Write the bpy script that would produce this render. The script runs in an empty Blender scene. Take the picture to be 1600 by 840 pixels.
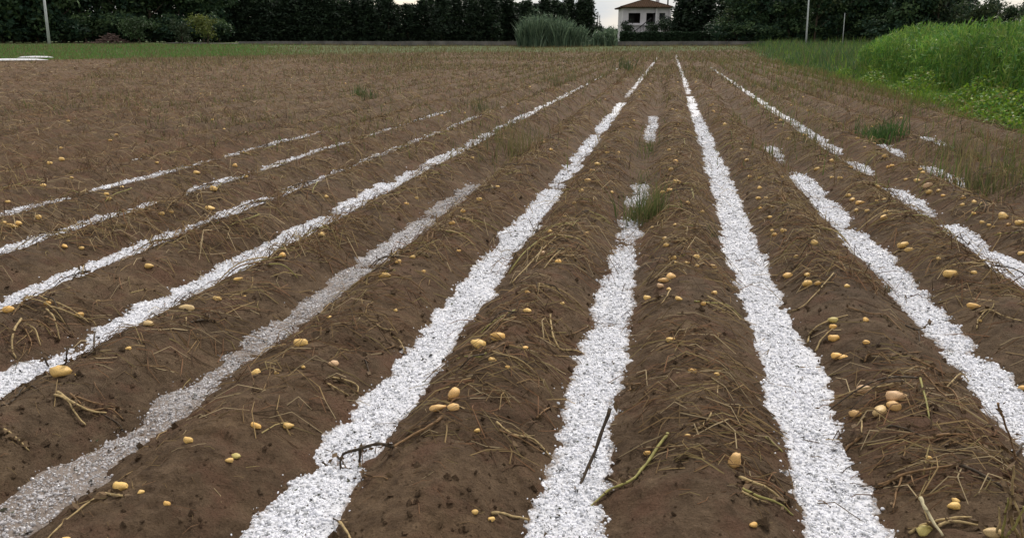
import bpy, math, random
import numpy as np

# ------------------------------------------------------------------ camera, sky, sun, exposure
scene = bpy.context.scene
EYE = 1.5
FOCAL = 1190.0                       # focal length in pixels of the 1600 wide photograph
PITCH = math.radians(16.655)
YAW = math.radians(11.291)
cam_data = bpy.data.cameras.new('camera')
cam_data.sensor_width = 36.0
cam_data.lens = FOCAL / 1600 * 36
cam_data.clip_start = 0.05
cam_data.clip_end = 6000
cam = bpy.data.objects.new('camera', cam_data)
scene.collection.objects.link(cam)
cam.location = (0, 0, EYE)
cam.rotation_euler = (math.pi / 2 - PITCH, 0, YAW)
scene.camera = cam

SUN_EL, SUN_AZ = math.radians(52), math.radians(14)
world = bpy.data.worlds.new('World')
scene.world = world
world.use_nodes = True
wn, wl = world.node_tree.nodes, world.node_tree.links
wn.clear()
w_out = wn.new('ShaderNodeOutputWorld')
w_bg = wn.new('ShaderNodeBackground')
w_bg.inputs['Strength'].default_value = 0.1
sky = wn.new('ShaderNodeTexSky')
sky.sky_type = 'NISHITA'
sky.sun_disc = False
sky.sun_elevation = SUN_EL
sky.sun_rotation = SUN_AZ
sky.dust_density = 4.0
sky.ozone_density = 1.0
w_tc = wn.new('ShaderNodeTexCoord')
w_map = wn.new('ShaderNodeMapping')
w_map.inputs['Scale'].default_value = (1.0, 1.0, 3.2)
w_noise = wn.new('ShaderNodeTexNoise')
w_noise.inputs['Scale'].default_value = 2.6
w_noise.inputs['Detail'].default_value = 7
w_noise.inputs['Roughness'].default_value = 0.58
w_ramp = wn.new('ShaderNodeValToRGB')
w_ramp.color_ramp.elements[0].position = 0.36
w_ramp.color_ramp.elements[0].color = (3.3, 3.8, 4.4, 1)
w_ramp.color_ramp.elements[1].position = 0.62
w_ramp.color_ramp.elements[1].color = (6.7, 6.0, 5.0, 1)
w_mix = wn.new('ShaderNodeMixRGB')
w_mix.inputs[0].default_value = 0.82
wl.new(w_tc.outputs['Generated'], w_map.inputs['Vector'])
wl.new(w_map.outputs['Vector'], w_noise.inputs['Vector'])
wl.new(w_noise.outputs['Fac'], w_ramp.inputs['Fac'])
wl.new(sky.outputs['Color'], w_mix.inputs[1])
wl.new(w_ramp.outputs['Color'], w_mix.inputs[2])
wl.new(w_mix.outputs['Color'], w_bg.inputs['Color'])
wl.new(w_bg.outputs['Background'], w_out.inputs['Surface'])

sun_data = bpy.data.lights.new('sun', 'SUN')
sun_data.energy = 1.5
sun_data.angle = math.radians(10)
sun_data.color = (1.0, 0.94, 0.86)
sun = bpy.data.objects.new('sun', sun_data)
scene.collection.objects.link(sun)
sun.rotation_euler = (-(math.pi / 2 - SUN_EL), 0, -SUN_AZ)

scene.view_settings.view_transform = 'Standard'
scene.view_settings.look = 'None'
scene.view_settings.gamma = 1.0
scene.view_settings.exposure = 0.86
scene.view_settings.use_curve_mapping = False
scene.cycles.max_bounces = 6
scene.cycles.diffuse_bounces = 3

# ------------------------------------------------------------------ helpers
rng = np.random.default_rng(7)
random.seed(7)
COL = scene.collection


def link(o, parent=None):
    COL.objects.link(o)
    if parent is not None:
        o.parent = parent
    return o


def tag(o, label=None, cat=None, group=None, kind=None):
    if label: o['label'] = label
    if cat: o['category'] = cat
    if group: o['group'] = group
    if kind: o['kind'] = kind
    return o


def empty(name, loc=(0, 0, 0), rz=0.0):
    o = bpy.data.objects.new(name, None)
    o.empty_display_size = 0.1
    o.location = loc
    o.rotation_euler = (0, 0, rz)
    return link(o)


def nth(k):
    return '%d%s' % (k, 'th' if 10 <= k % 100 <= 20 else {1: 'st', 2: 'nd', 3: 'rd'}.get(k % 10, 'th'))


def np_mesh(name, verts, faces, mat=None, smooth=False, attrs=None):
    """verts (n,3); faces (m,3) or (m,4) array, or a list of such arrays"""
    me = bpy.data.meshes.new(name)
    verts = np.asarray(verts, dtype=np.float32)
    fl = faces if isinstance(faces, list) else [faces]
    fl = [np.asarray(f, dtype=np.int32) for f in fl if len(f)]
    me.vertices.add(len(verts))
    me.vertices.foreach_set('co', verts.ravel())
    if fl:
        loops = np.concatenate([f.ravel() for f in fl])
        tot = np.concatenate([np.full(len(f), f.shape[1], np.int32) for f in fl])
        start = np.concatenate([[0], np.cumsum(tot)[:-1]]).astype(np.int32)
        me.loops.add(len(loops))
        me.loops.foreach_set('vertex_index', loops)
        me.polygons.add(len(tot))
        me.polygons.foreach_set('loop_start', start)
        try:
            me.polygons.foreach_set('loop_total', tot)
        except Exception:
            pass
        me.polygons.foreach_set('use_smooth', np.full(len(tot), smooth))
    for k, v in (attrs or {}).items():
        v = np.asarray(v, dtype=np.float32)
        if v.ndim == 1:
            a = me.attributes.new(k, 'FLOAT', 'POINT')
            a.data.foreach_set('value', v)
        else:
            a = me.attributes.new(k, 'FLOAT_COLOR', 'POINT')
            a.data.foreach_set('color', v.ravel())
    me.update(calc_edges=True)
    me.validate()
    if mat: me.materials.append(mat)
    return me


def mesh_obj(name, me, parent=None):
    return link(bpy.data.objects.new(name, me), parent)


class MB:
    """collects polygons into one mesh"""
    def __init__(self):
        self.v, self.f = [], []

    def add(self, vs, fs):
        b = len(self.v)
        self.v += [tuple(p) for p in vs]
        self.f += [tuple(i + b for i in f) for f in fs]
        return self

    def box(self, x0, x1, y0, y1, z0, z1):
        vs = [(x, y, z) for z in (z0, z1) for (x, y) in ((x0, y0), (x1, y0), (x1, y1), (x0, y1))]
        return self.add(vs, [(3, 2, 1, 0), (4, 5, 6, 7), (0, 1, 5, 4), (1, 2, 6, 5), (2, 3, 7, 6), (3, 0, 4, 7)])

    def tube(self, pts, radii, n=6, cap=True):
        pts = np.asarray(pts, float)
        radii = np.broadcast_to(np.asarray(radii, float), (len(pts),))
        vs = []
        ref = np.array([0.31, 0.17, 0.93])
        for i, p in enumerate(pts):
            t = pts[min(i + 1, len(pts) - 1)] - pts[max(i - 1, 0)]
            t = t / (np.linalg.norm(t) + 1e-9)
            a = np.cross(t, ref)
            if np.linalg.norm(a) < 0.05:
                a = np.cross(t, (1, 0, 0))
            a /= np.linalg.norm(a)
            b = np.cross(t, a)
            for k in range(n):
                w = 2 * math.pi * k / n
                vs.append(p + radii[i] * (math.cos(w) * a + math.sin(w) * b))
        fs = []
        for i in range(len(pts) - 1):
            for k in range(n):
                k2 = (k + 1) % n
                fs.append((i * n + k, i * n + k2, (i + 1) * n + k2, (i + 1) * n + k))
        if cap:
            fs.append(tuple(range(n))[::-1])
            fs.append(tuple((len(pts) - 1) * n + k for k in range(n)))
        return self.add(vs, fs)

    def mesh(self, name, mat, smooth=False):
        me = bpy.data.meshes.new(name)
        me.from_pydata(self.v, [], self.f)
        if smooth:
            me.polygons.foreach_set('use_smooth', [True] * len(me.polygons))
        me.materials.append(mat)
        me.update()
        return me

    def build(self, name, mat, parent=None, smooth=False):
        return mesh_obj(name, self.mesh(name, mat, smooth), parent)


def vnoise(x, y, seed=0):
    x = np.asarray(x, float); y = np.asarray(y, float)
    xi = np.floor(x).astype(np.int64); yi = np.floor(y).astype(np.int64)
    fx = x - xi; fy = y - yi
    fx = fx * fx * (3 - 2 * fx); fy = fy * fy * (3 - 2 * fy)

    def h(a, b):
        n = (a * 374761393 + b * 668265263 + seed * 1274126177) & 0xffffffff
        n = ((n ^ (n >> 13)) * 1274126177) & 0xffffffff
        n = ((n ^ (n >> 16)) * 2246822519) & 0xffffffff
        return ((n ^ (n >> 15)) & 0xffff) / 65535.0
    return ((h(xi, yi) * (1 - fx) + h(xi + 1, yi) * fx) * (1 - fy) +
            (h(xi, yi + 1) * (1 - fx) + h(xi + 1, yi + 1) * fx) * fy)


def sstep(a, b, x):
    s = np.clip((np.asarray(x, float) - a) / (b - a), 0, 1)
    return s * s * (3 - 2 * s)


# ------------------------------------------------------------------ materials
def new_mat(name):
    m = bpy.data.materials.new(name)
    m.use_nodes = True
    nt = m.node_tree
    b = nt.nodes['Principled BSDF']
    return m, nt, b


def noise_node(nt, scale, detail=4, rough=0.55, coord='Object', stretch=None):
    tc = nt.nodes.new('ShaderNodeTexCoord')
    n = nt.nodes.new('ShaderNodeTexNoise')
    n.inputs['Scale'].default_value = scale
    n.inputs['Detail'].default_value = detail
    n.inputs['Roughness'].default_value = rough
    if stretch:
        mp = nt.nodes.new('ShaderNodeMapping')
        mp.inputs['Scale'].default_value = stretch
        nt.links.new(tc.outputs[coord], mp.inputs['Vector'])
        nt.links.new(mp.outputs['Vector'], n.inputs['Vector'])
    else:
        nt.links.new(tc.outputs[coord], n.inputs['Vector'])
    return n


def ramp_node(nt, src, stops):
    r = nt.nodes.new('ShaderNodeValToRGB')
    e = r.color_ramp.elements
    while len(e) < len(stops):
        e.new(0.5)
    for i, (p, c) in enumerate(stops):
        e[i].position = p
        e[i].color = (c[0], c[1], c[2], 1)
    nt.links.new(src, r.inputs['Fac'])
    return r


def mix_node(nt, fac, a, b, mode='MIX'):
    m = nt.nodes.new('ShaderNodeMixRGB')
    m.blend_type = mode
    for i, v in ((0, fac), (1, a), (2, b)):
        if hasattr(v, 'links') or hasattr(v, 'is_linked'):
            nt.links.new(v, m.inputs[i])
        elif i == 0:
            m.inputs[0].default_value = v
        else:
            m.inputs[i].default_value = (v[0], v[1], v[2], 1)
    return m


def bump_node(nt, b, height, strength, dist, prev=None):
    bp = nt.nodes.new('ShaderNodeBump')
    bp.inputs['Strength'].default_value = strength
    bp.inputs['Distance'].default_value = dist
    nt.links.new(height, bp.inputs['Height'])
    if prev is not None:
        nt.links.new(prev.outputs['Normal'], bp.inputs['Normal'])
    nt.links.new(bp.outputs['Normal'], b.inputs['Normal'])
    return bp


def simple_mat(name, col, rough=0.8, var=0.25, scale=6.0, bump=0.0, bscale=40.0, bdist=0.01, spec=0.3):
    m, nt, b = new_mat(name)
    n = noise_node(nt, scale, 5, 0.6)
    lo = [max(0, c * (1 - var)) for c in col]
    hi = [min(1, c * (1 + var)) for c in col]
    r = ramp_node(nt, n.outputs['Fac'], [(0.3, lo), (0.7, hi)])
    nt.links.new(r.outputs['Color'], b.inputs['Base Color'])
    b.inputs['Roughness'].default_value = rough
    b.inputs['Specular IOR Level'].default_value = spec
    if bump:
        n2 = noise_node(nt, bscale, 4, 0.6)
        bump_node(nt, b, n2.outputs['Fac'], bump, bdist)
    return m


def leaf_mat(name, rough=0.6, trans=0.25, spec=0.25):
    """colour comes from each leaf's own tint, translucent a little"""
    m, nt, b = new_mat(name)
    at = nt.nodes.new('ShaderNodeAttribute')
    at.attribute_name = 'tint'
    nt.links.new(at.outputs['Color'], b.inputs['Base Color'])
    b.inputs['Roughness'].default_value = rough
    b.inputs['Specular IOR Level'].default_value = spec
    if trans > 0:
        tr = nt.nodes.new('ShaderNodeBsdfTranslucent')
        nt.links.new(at.outputs['Color'], tr.inputs['Color'])
        mx = nt.nodes.new('ShaderNodeMixShader')
        mx.inputs[0].default_value = trans
        nt.links.new(b.outputs['BSDF'], mx.inputs[1])
        nt.links.new(tr.outputs['BSDF'], mx.inputs[2])
        nt.links.new(mx.outputs['Shader'], nt.nodes['Material Output'].inputs['Surface'])
    return m


def soil_mat():
    m, nt, b = new_mat('soil')
    big = noise_node(nt, 1.7, 5, 0.6)
    wide = noise_node(nt, 0.16, 4, 0.6)
    mid = noise_node(nt, 14, 6, 0.65)
    fine = noise_node(nt, 130, 5, 0.75)
    red = noise_node(nt, 5.5, 4, 0.6)
    r1 = ramp_node(nt, mid.outputs['Fac'], [(0.25, (0.066, 0.044, 0.028)), (0.5, (0.126, 0.089, 0.058)), (0.78, (0.200, 0.145, 0.097))])
    r2 = ramp_node(nt, big.outputs['Fac'], [(0.3, (0.70, 0.69, 0.68)), (0.5, (1.0, 1.0, 1.0)), (0.7, (1.22, 1.20, 1.14))])
    mul = mix_node(nt, 1.0, r1.outputs['Color'], r2.outputs['Color'], 'MULTIPLY')
    rf = ramp_node(nt, red.outputs['Fac'], [(0.50, (0, 0, 0)), (0.68, (0.8, 0.8, 0.8))])
    mr = mix_node(nt, rf.outputs['Color'], mul.outputs['Color'], (0.148, 0.088, 0.060))
    rs = ramp_node(nt, fine.outputs['Fac'], [(0.28, (0.42, 0.40, 0.38)), (0.44, (0.92, 0.91, 0.9)), (0.6, (1.05, 1.05, 1.05)), (0.75, (1.6, 1.58, 1.5))])
    m2 = mix_node(nt, 1.0, mr.outputs['Color'], rs.outputs['Color'], 'MULTIPLY')
    rw = ramp_node(nt, wide.outputs['Fac'], [(0.35, (0.97, 0.89, 0.82)), (0.55, (0.97, 0.96, 0.94)), (0.7, (1.08, 1.08, 1.0))])
    m2 = mix_node(nt, 1.0, m2.outputs['Color'], rw.outputs['Color'], 'MULTIPLY')
    nt.links.new(m2.outputs['Color'], b.inputs['Base Color'])
    b.inputs['Roughness'].default_value = 0.85
    b.inputs['Specular IOR Level'].default_value = 0.12
    p1 = bump_node(nt, b, mid.outputs['Fac'], 0.8, 0.03)
    tcv = nt.nodes.new('ShaderNodeTexCoord')
    vor = nt.nodes.new('ShaderNodeTexVoronoi')
    vor.inputs['Scale'].default_value = 85
    vor.inputs['Randomness'].default_value = 1.0
    nt.links.new(tcv.outputs['Object'], vor.inputs['Vector'])
    inv = nt.nodes.new('ShaderNodeMath'); inv.operation = 'SUBTRACT'; inv.inputs[0].default_value = 1.0
    nt.links.new(vor.outputs['Distance'], inv.inputs[1])
    p1 = bump_node(nt, b, inv.outputs['Value'], 0.55, 0.012, p1)
    f2 = noise_node(nt, 60, 6, 0.75)
    p2 = bump_node(nt, b, f2.outputs['Fac'], 0.9, 0.022, p1)
    bump_node(nt, b, fine.outputs['Fac'], 0.7, 0.009, p2)
    return m


def hail_mat():
    m, nt, b = new_mat('hail_layer')
    tc = nt.nodes.new('ShaderNodeTexCoord')
    vo = nt.nodes.new('ShaderNodeTexVoronoi')
    vo.inputs['Scale'].default_value = 75
    nt.links.new(tc.outputs['Object'], vo.inputs['Vector'])
    n = noise_node(nt, 38, 5, 0.7)
    r = ramp_node(nt, n.outputs['Fac'], [(0.30, (0.20, 0.20, 0.21)), (0.44, (0.60, 0.61, 0.65)), (0.66, (0.78, 0.79, 0.84))])
    rv = ramp_node(nt, vo.outputs['Distance'], [(0.0, (1, 1, 1)), (0.55, (0.93, 0.93, 0.94)), (0.9, (0.62, 0.61, 0.60))])
    mu = mix_node(nt, 0.7, r.outputs['Color'], rv.outputs['Color'], 'MULTIPLY')
    at = nt.nodes.new('ShaderNodeAttribute')
    at.attribute_name = 'dirt'
    n2 = noise_node(nt, 55, 5, 0.75)
    ad = nt.nodes.new('ShaderNodeMath'); ad.operation = 'ADD'
    nt.links.new(at.outputs['Fac'], ad.inputs[0]); nt.links.new(n2.outputs['Fac'], ad.inputs[1])
    rd = ramp_node(nt, ad.outputs['Value'], [(0.66, (0, 0, 0)), (1.05, (0.9, 0.9, 0.9))])
    mx = mix_node(nt, rd.outputs['Color'], mu.outputs['Color'], (0.135, 0.098, 0.07))
    nt.links.new(mx.outputs['Color'], b.inputs['Base Color'])
    b.inputs['Roughness'].default_value = 0.55
    b.inputs['Specular IOR Level'].default_value = 0.35
    p = bump_node(nt, b, n.outputs['Fac'], 0.7, 0.012)
    vinv = nt.nodes.new('ShaderNodeMath'); vinv.operation = 'SUBTRACT'
    vinv.inputs[0].default_value = 1.0
    nt.links.new(vo.outputs['Distance'], vinv.inputs[1])
    bump_node(nt, b, vinv.outputs['Value'], 0.6, 0.008, p)
    return m


def stone_mat(mud=0.0):
    m, nt, b = new_mat('hailstone_ice')
    oi = nt.nodes.new('ShaderNodeObjectInfo')
    r = ramp_node(nt, oi.outputs['Random'], [(0.0, (0.22, 0.22, 0.23)), (0.12, (0.42, 0.43, 0.45)), (0.35, (0.68, 0.69, 0.74)), (1.0, (0.82, 0.83, 0.89))])
    mm = mix_node(nt, mud, r.outputs['Color'], (0.16, 0.12, 0.09))
    nt.links.new(mm.outputs['Color'], b.inputs['Base Color'])
    b.inputs['Roughness'].default_value = 0.2
    b.inputs['Specular IOR Level'].default_value = 0.5
    b.inputs['Transmission Weight'].default_value = 0.0
    return m


def potato_mat():
    m, nt, b = new_mat('potato_skin')
    oi = nt.nodes.new('ShaderNodeObjectInfo')
    n = noise_node(nt, 45, 5, 0.65)
    r = ramp_node(nt, n.outputs['Fac'], [(0.32, (0.62, 0.55, 0.45)), (0.5, (1, 1, 1)), (0.72, (1.12, 1.12, 1.15))])
    mu = mix_node(nt, 1.0, oi.outputs['Color'], r.outputs['Color'], 'MULTIPLY')
    d = noise_node(nt, 26, 4, 0.6)
    rd = ramp_node(nt, d.outputs['Fac'], [(0.54, (0, 0, 0)), (0.66, (0.85, 0.85, 0.85))])
    mx = mix_node(nt, rd.outputs['Color'], mu.outputs['Color'], (0.16, 0.10, 0.055))
    nt.links.new(mx.outputs['Color'], b.inputs['Base Color'])
    b.inputs['Roughness'].default_value = 0.48
    b.inputs['Subsurface Weight'].default_value = 0.0
    bump_node(nt, b, n.outputs['Fac'], 0.35, 0.003)
    return m


M_soil = soil_mat()
M_hail = hail_mat()
M_stone = stone_mat()
M_stone_mud = stone_mat(0.5)
M_potato = potato_mat()
M_leaf = leaf_mat('foliage', 0.65, 0.2)
M_grass = leaf_mat('grass_blades', 0.55, 0.3)
M_straw = leaf_mat('straw_litter', 0.8, 0.0, 0.2)
M_stem = {
    'y': simple_mat('straw_stem', (0.34, 0.25, 0.12), 0.75, 0.4, 60, 0.5, 300, 0.002),
    'b': simple_mat('brown_stem', (0.185, 0.110, 0.052), 0.8, 0.45, 60, 0.5, 300, 0.002),
    'k': simple_mat('rotten_stem', (0.055, 0.040, 0.026), 0.75, 0.5, 60, 0.5, 300, 0.002),
    'g': simple_mat('green_stem', (0.25, 0.225, 0.07), 0.65, 0.35, 50, 0.3, 300, 0.002),
    'w': simple_mat('pale_stem', (0.48, 0.42, 0.26), 0.7, 0.25, 60, 0.4, 300, 0.002),
}
M_dryleaf = simple_mat('withered_leaf', (0.115, 0.075, 0.040), 0.85, 0.5, 40, 0.6, 200, 0.003)
M_bark = simple_mat('bark', (0.07, 0.055, 0.04), 0.9, 0.4, 8, 0.8, 30, 0.03)
M_bank = simple_mat('rough_grass_ground', (0.075, 0.10, 0.035), 0.95, 0.45, 0.7, 0.8, 3, 0.15)
M_concrete = simple_mat('weathered_concrete', (0.13, 0.122, 0.115), 0.9, 0.45, 0.7, 0.4, 12, 0.02)
M_road = simple_mat('asphalt', (0.055, 0.053, 0.052), 0.9, 0.25, 3, 0.4, 50, 0.01)
M_plaster = simple_mat('white_plaster', (0.54, 0.52, 0.55), 0.9, 0.14, 0.6, 0.2, 20, 0.01)
M_plaster2 = simple_mat('pale_green_plaster', (0.52, 0.58, 0.52), 0.9, 0.08, 1.2, 0.2, 20, 0.01)
M_roof = simple_mat('brown_roof_tile', (0.050, 0.029, 0.017), 1.0, 0.4, 2.2, 0.5, 9, 0.03, 0.05)
M_dark = simple_mat('dark_wood_and_porch_shade', (0.025, 0.018, 0.014), 0.6, 0.3, 5)  # door and window wood; on porch wall and ceiling it paints in shade
M_iron = simple_mat('painted_iron', (0.03, 0.03, 0.032), 0.5, 0.2, 5)
M_pole = simple_mat('pole_concrete', (0.42, 0.45, 0.45), 0.8, 0.15, 3, 0.2, 30, 0.01)
M_wood = simple_mat('weathered_pole_wood', (0.055, 0.045, 0.04), 0.85, 0.3, 4, 0.4, 20, 0.01)
M_glass, _nt, _b = new_mat('window_glass')
_b.inputs['Base Color'].default_value = (0.02, 0.024, 0.028, 1)
_b.inputs['Roughness'].default_value = 0.25
_b.inputs['Specular IOR Level'].default_value = 0.2
M_brush = simple_mat('brown_brushwood', (0.085, 0.055, 0.048), 0.95, 0.5, 4, 0.8, 20, 0.05)

# ------------------------------------------------------------------ the lie of the land
FX = [-5.60, -4.65, -3.73, -2.82, -1.98, -1.10, -0.24, 0.61, 1.50, 2.33, 3.10]     # furrow centres
while FX[0] > -60: FX.insert(0, FX[0] - 0.88)
while FX[-1] < 14: FX.append(FX[-1] + 0.88)
FX = np.array(FX)
RIDGE = 0.16


def rise(X, Y):
    return 1.3 * sstep(65, 130, np.hypot(X, Y))


def right_edge(Y):
    return 6.1 + 0.033 * (np.asarray(Y, float) - 15) + 0.25 * (vnoise(np.asarray(Y, float) * 0.35, 0.5, 31) - 0.5)


def far_edge(X):
    return np.interp(np.asarray(X, float), [-60, -48, -42, -36, -25, 8], [44, 46, 57, 66, 78, 89])


def in_field(X, Y):
    return (X > -52) & (X < right_edge(Y)) & (Y < far_edge(X))


def profile(X, Y):
    """ridge and furrow relief with the wobble of real tractor work, no clods"""
    X = np.asarray(X, float); Y = np.asarray(Y, float)
    Xw = X + 0.030 * (vnoise(X * 0.55 + 3, Y * 0.9, 1) - 0.5) + 0.022 * (vnoise(X * 2, Y * 2.3, 2) - 0.5) + 0.030 * (vnoise(X * 6, Y * 7.5, 4) - 0.5)
    i = np.clip(np.searchsorted(FX, Xw), 1, len(FX) - 1)
    a, b = FX[i - 1], FX[i]
    d = np.minimum(Xw - a, b - Xw)
    h = (b - a) / 2
    s = np.clip((d - 0.045) / (h - 0.045), 0, 1)
    hr = RIDGE * (0.93 + 0.16 * (vnoise(i * 7.3, Y * 0.7, 3) - 0.4))
    z = hr * np.sin(np.pi / 2 * s) ** 1.3
    edge = np.clip((right_edge(Y) - X) / 0.9, 0, 1)
    return z * (0.25 + 0.75 * edge)


def soil(X, Y):
    X = np.asarray(X, float); Y = np.asarray(Y, float)
    z = profile(X, Y)
    near = np.clip(1.35 - Y / 26, 0.25, 1)
    onr = np.clip(z / 0.08, 0.35, 1)
    n = 0.020 * (vnoise(X * 3.3, Y * 3.3, 5) - 0.5)
    n += 0.016 * (vnoise(X * 2.6, Y * 13, 6) - 0.5) * onr           # wrinkles running across the ridges
    n += 0.013 * (vnoise(X * 9, Y * 9, 7) - 0.5)
    n += 0.013 * (0.5 - np.abs(2 * vnoise(X * 17, Y * 17, 8) - 1)) * near
    n += 0.009 * (0.5 - np.abs(2 * vnoise(X * 38, Y * 38, 9) - 1)) * near
    pit = np.clip(vnoise(X * 5.1 + 9, Y * 5.1, 10) - 0.78, 0, 1)
    n -= 0.10 * pit * onr
    return z + n + rise(X, Y)


# ground sheet out to the horizon, sunk below the ploughed field
def axis(lo, hi, near_lo, near_hi, step, far_n):
    a = -np.geomspace(1, near_lo - lo + 1, far_n)[::-1] + 1 + near_lo
    b = np.arange(near_lo, near_hi, step)[1:]
    c = np.geomspace(1, hi - near_hi + 1, far_n) - 1 + near_hi
    return np.concatenate([a, b, c])


gx = axis(-2500, 2500, -90, 50, 1.0, 26)
gy = axis(-1500, 3500, -20, 135, 1.0, 26)
GX, GY = np.meshgrid(gx, gy)


def ground_z(X, Y):
    """height of the grassy land round the field, also behind the verge"""
    X = np.asarray(X, float); Y = np.asarray(Y, float)
    z = rise(X, Y) + 0.10 * (vnoise(X * 0.23, Y * 0.23, 12) - 0.5) + 0.02
    z = z + 0.12 * sstep(0.3, 2.2, X - right_edge(Y)) * (Y < 100)
    return z


inside = (GX > -51) & (GX < right_edge(GY) - 0.4) & (GY < far_edge(GX) - 0.6)
GZ = np.where(inside, rise(GX, GY) - 0.35, ground_z(GX, GY))
nx, ny = len(gx), len(gy)
idx = np.arange(nx * ny).reshape(ny, nx)
q = np.stack([idx[:-1, :-1], idx[:-1, 1:], idx[1:, 1:], idx[1:, :-1]], -1).reshape(-1, 4)
g_me = np_mesh('ground', np.stack([GX, GY, GZ], -1).reshape(-1, 3), q, M_bank, True)
tag(mesh_obj('ground', g_me), kind='structure')

# the ploughed field
ys = np.concatenate([np.linspace(-5, 0.55, 26), np.geomspace(0.6, 92, 640)])
NC = 860
u = np.linspace(0, 1, NC)
lo = np.maximum(-52.0, -(1.22 * np.abs(ys) + 4.5))
hi = np.minimum(right_edge(ys) + 0.25, 0.75 * np.abs(ys) + 4.5)
SX = lo[:, None] + (hi - lo)[:, None] * u[None, :]
SY = np.repeat(ys[:, None], NC, 1)
SZ = soil(SX, SY)
idx = np.arange(len(ys) * NC).reshape(len(ys), NC)
q = np.stack([idx[:-1, :-1], idx[:-1, 1:], idx[1:, 1:], idx[1:, :-1]], -1).reshape(-1, 4)
keep = (SY[:-1, :-1] < far_edge(SX[:-1, :-1]) + 0.4 * vnoise(SX[:-1, :-1], SX[:-1, :-1] * 0.3, 14)).ravel()
f_me = np_mesh('field', np.stack([SX, SY, SZ], -1).reshape(-1, 3), q[keep], M_soil, True)
tag(mesh_obj('field', f_me), kind='structure')

# ------------------------------------------------------------------ leaf and blade builders
def blades(px, py, pz, height, width, lean, tint, seg=3, seed=0, droop=0.35):
    """curved tapering blades as quads; every argument an array over the blades"""
    r = np.random.default_rng(seed)
    n = len(px)
    az = r.uniform(0, 2 * np.pi, n)
    fa = r.uniform(0, 2 * np.pi, n)
    V = np.zeros((n, seg + 1, 2, 3))
    for k in range(seg + 1):
        t = k / seg
        off = lean * height * (t ** 1.8)
        zz = height * (t - droop * lean * t * t)
        w = width * (1 - 0.92 * t ** 1.5) / 2
        cx = px + np.cos(az) * off
        cy = py + np.sin(az) * off
        for s, sg in ((0, -1), (1, 1)):
            V[:, k, s, 0] = cx + sg * w * np.cos(fa)
            V[:, k, s, 1] = cy + sg * w * np.sin(fa)
            V[:, k, s, 2] = pz + zz
    base = np.arange(n)[:, None] * (seg + 1) * 2
    F = []
    for k in range(seg):
        F.append(np.concatenate([base + 2 * k, base + 2 * k + 1, base + 2 * k + 3, base + 2 * k + 2], 1))
    T = np.repeat(tint[:, None, :], (seg + 1) * 2, 1).reshape(-1, 4)
    return V.reshape(-1, 3), np.concatenate(F), T


def tints(n, cols, r, spread=0.25):
    c = np.array(cols)[r.integers(0, len(cols), n)]
    c = c * r.uniform(1 - spread, 1 + spread, (n, 1))
    return np.concatenate([c, np.ones((n, 1))], 1)


def leaf_quads(centres, size, r, tint, flat=0.0, long=1.0, wide=0.55):
    """one leaf-shaped quad for every centre, turned at random"""
    n = len(centres)
    a = r.normal(size=(n, 3)); a[:, 2] *= (1 - flat)
    a /= np.linalg.norm(a, axis=1, keepdims=True)
    b = r.normal(size=(n, 3))
    b -= (a * b).sum(1, keepdims=True) * a
    b /= np.linalg.norm(b, axis=1, keepdims=True)
    s = (size * r.uniform(0.6, 1.3, n))[:, None]
    V = np.stack([centres - a * s * long, centres + b * s * wide, centres + a * s * long, centres - b * s * wide], 1)
    F = np.arange(n * 4).reshape(n, 4)
    T = np.repeat(tint[:, None, :], 4, 1)
    return V.reshape(-1, 3), F, T.reshape(-1, 4)


# ------------------------------------------------------------------ hail lying in the furrows
HAIL = {
 0.61: [(2.08, 11.04, 0.036, 0), (11.52, 22.27, 0.032, 0.05), (23.67, 80.65, 0.026, 0.1)],
 -0.24: [(1.91, 2.14, 0.03, 0.08), (2.14, 3.93, 0.029, 0.08), (3.94, 5.38, 0.031, 0.12), (5.39, 6.42, 0.031, 0.35), (7.16, 8.3, 0.024, 0.45), (12.37, 16.26, 0.02, 0.55)],
 -1.10: [(1.71, 2.22, 0.036, 0), (2.33, 7.67, 0.036, 0), (8.01, 9.51, 0.026, 0.05), (9.89, 12.55, 0.03, 0.05), (13.12, 19.58, 0.03, 0.05), (21.93, 74.08, 0.022, 0.15)],
 -1.98: [(1.48, 2.46, 0.027, 0.62), (2.48, 4.74, 0.026, 0.45), (4.84, 5.41, 0.03, 0.25), (5.51, 6.07, 0.022, 0.4), (6.33, 7.95, 0.022, 0.5)],
 -2.82: [(1.78, 6.08, 0.036, 0), (6.21, 10.56, 0.033, 0.05), (10.99, 28.44, 0.03, 0.08), (30.85, 73.74, 0.024, 0.15)],
 -3.73: [(2.3, 6.64, 0.036, 0), (7.04, 8.62, 0.02, 0.2), (8.82, 12.59, 0.022, 0.3), (13.1, 18.05, 0.022, 0.3)],
 -4.65: [(2.89, 6.27, 0.042, 0), (6.86, 7.97, 0.032, 0.1), (8.15, 10.92, 0.034, 0.1), (11.41, 16.62, 0.032, 0.2)],
 -5.60: [(3.34, 6.4, 0.042, 0.1), (6.6, 8.77, 0.044, 0.1), (9.11, 12.22, 0.042, 0.2)],
 -6.48: [(5.56, 6.49, 0.036, 0.2), (8.07, 9.0, 0.04, 0.2)],
 1.50: [(2.18, 3.83, 0.034, 0.05), (3.93, 5.39, 0.03, 0.15), (5.5, 9.06, 0.035, 0.02), (10.59, 11.7, 0.018, 0.6)],
 2.33: [(3.94, 5.8, 0.042, 0), (6.02, 6.7, 0.036, 0.1), (7.46, 8.43, 0.032, 0.1), (9.54, 10.35, 0.026, 0.2), (11.32, 47.42, 0.032, 0.08)],
 3.10: [(5.63, 6.32, 0.03, 0.2), (9.04, 9.99, 0.036, 0.2), (11.21, 12.24, 0.03, 0.3)],
 3.98: [(11.91, 13.22, 0.03, 0.3)],
}

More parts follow.
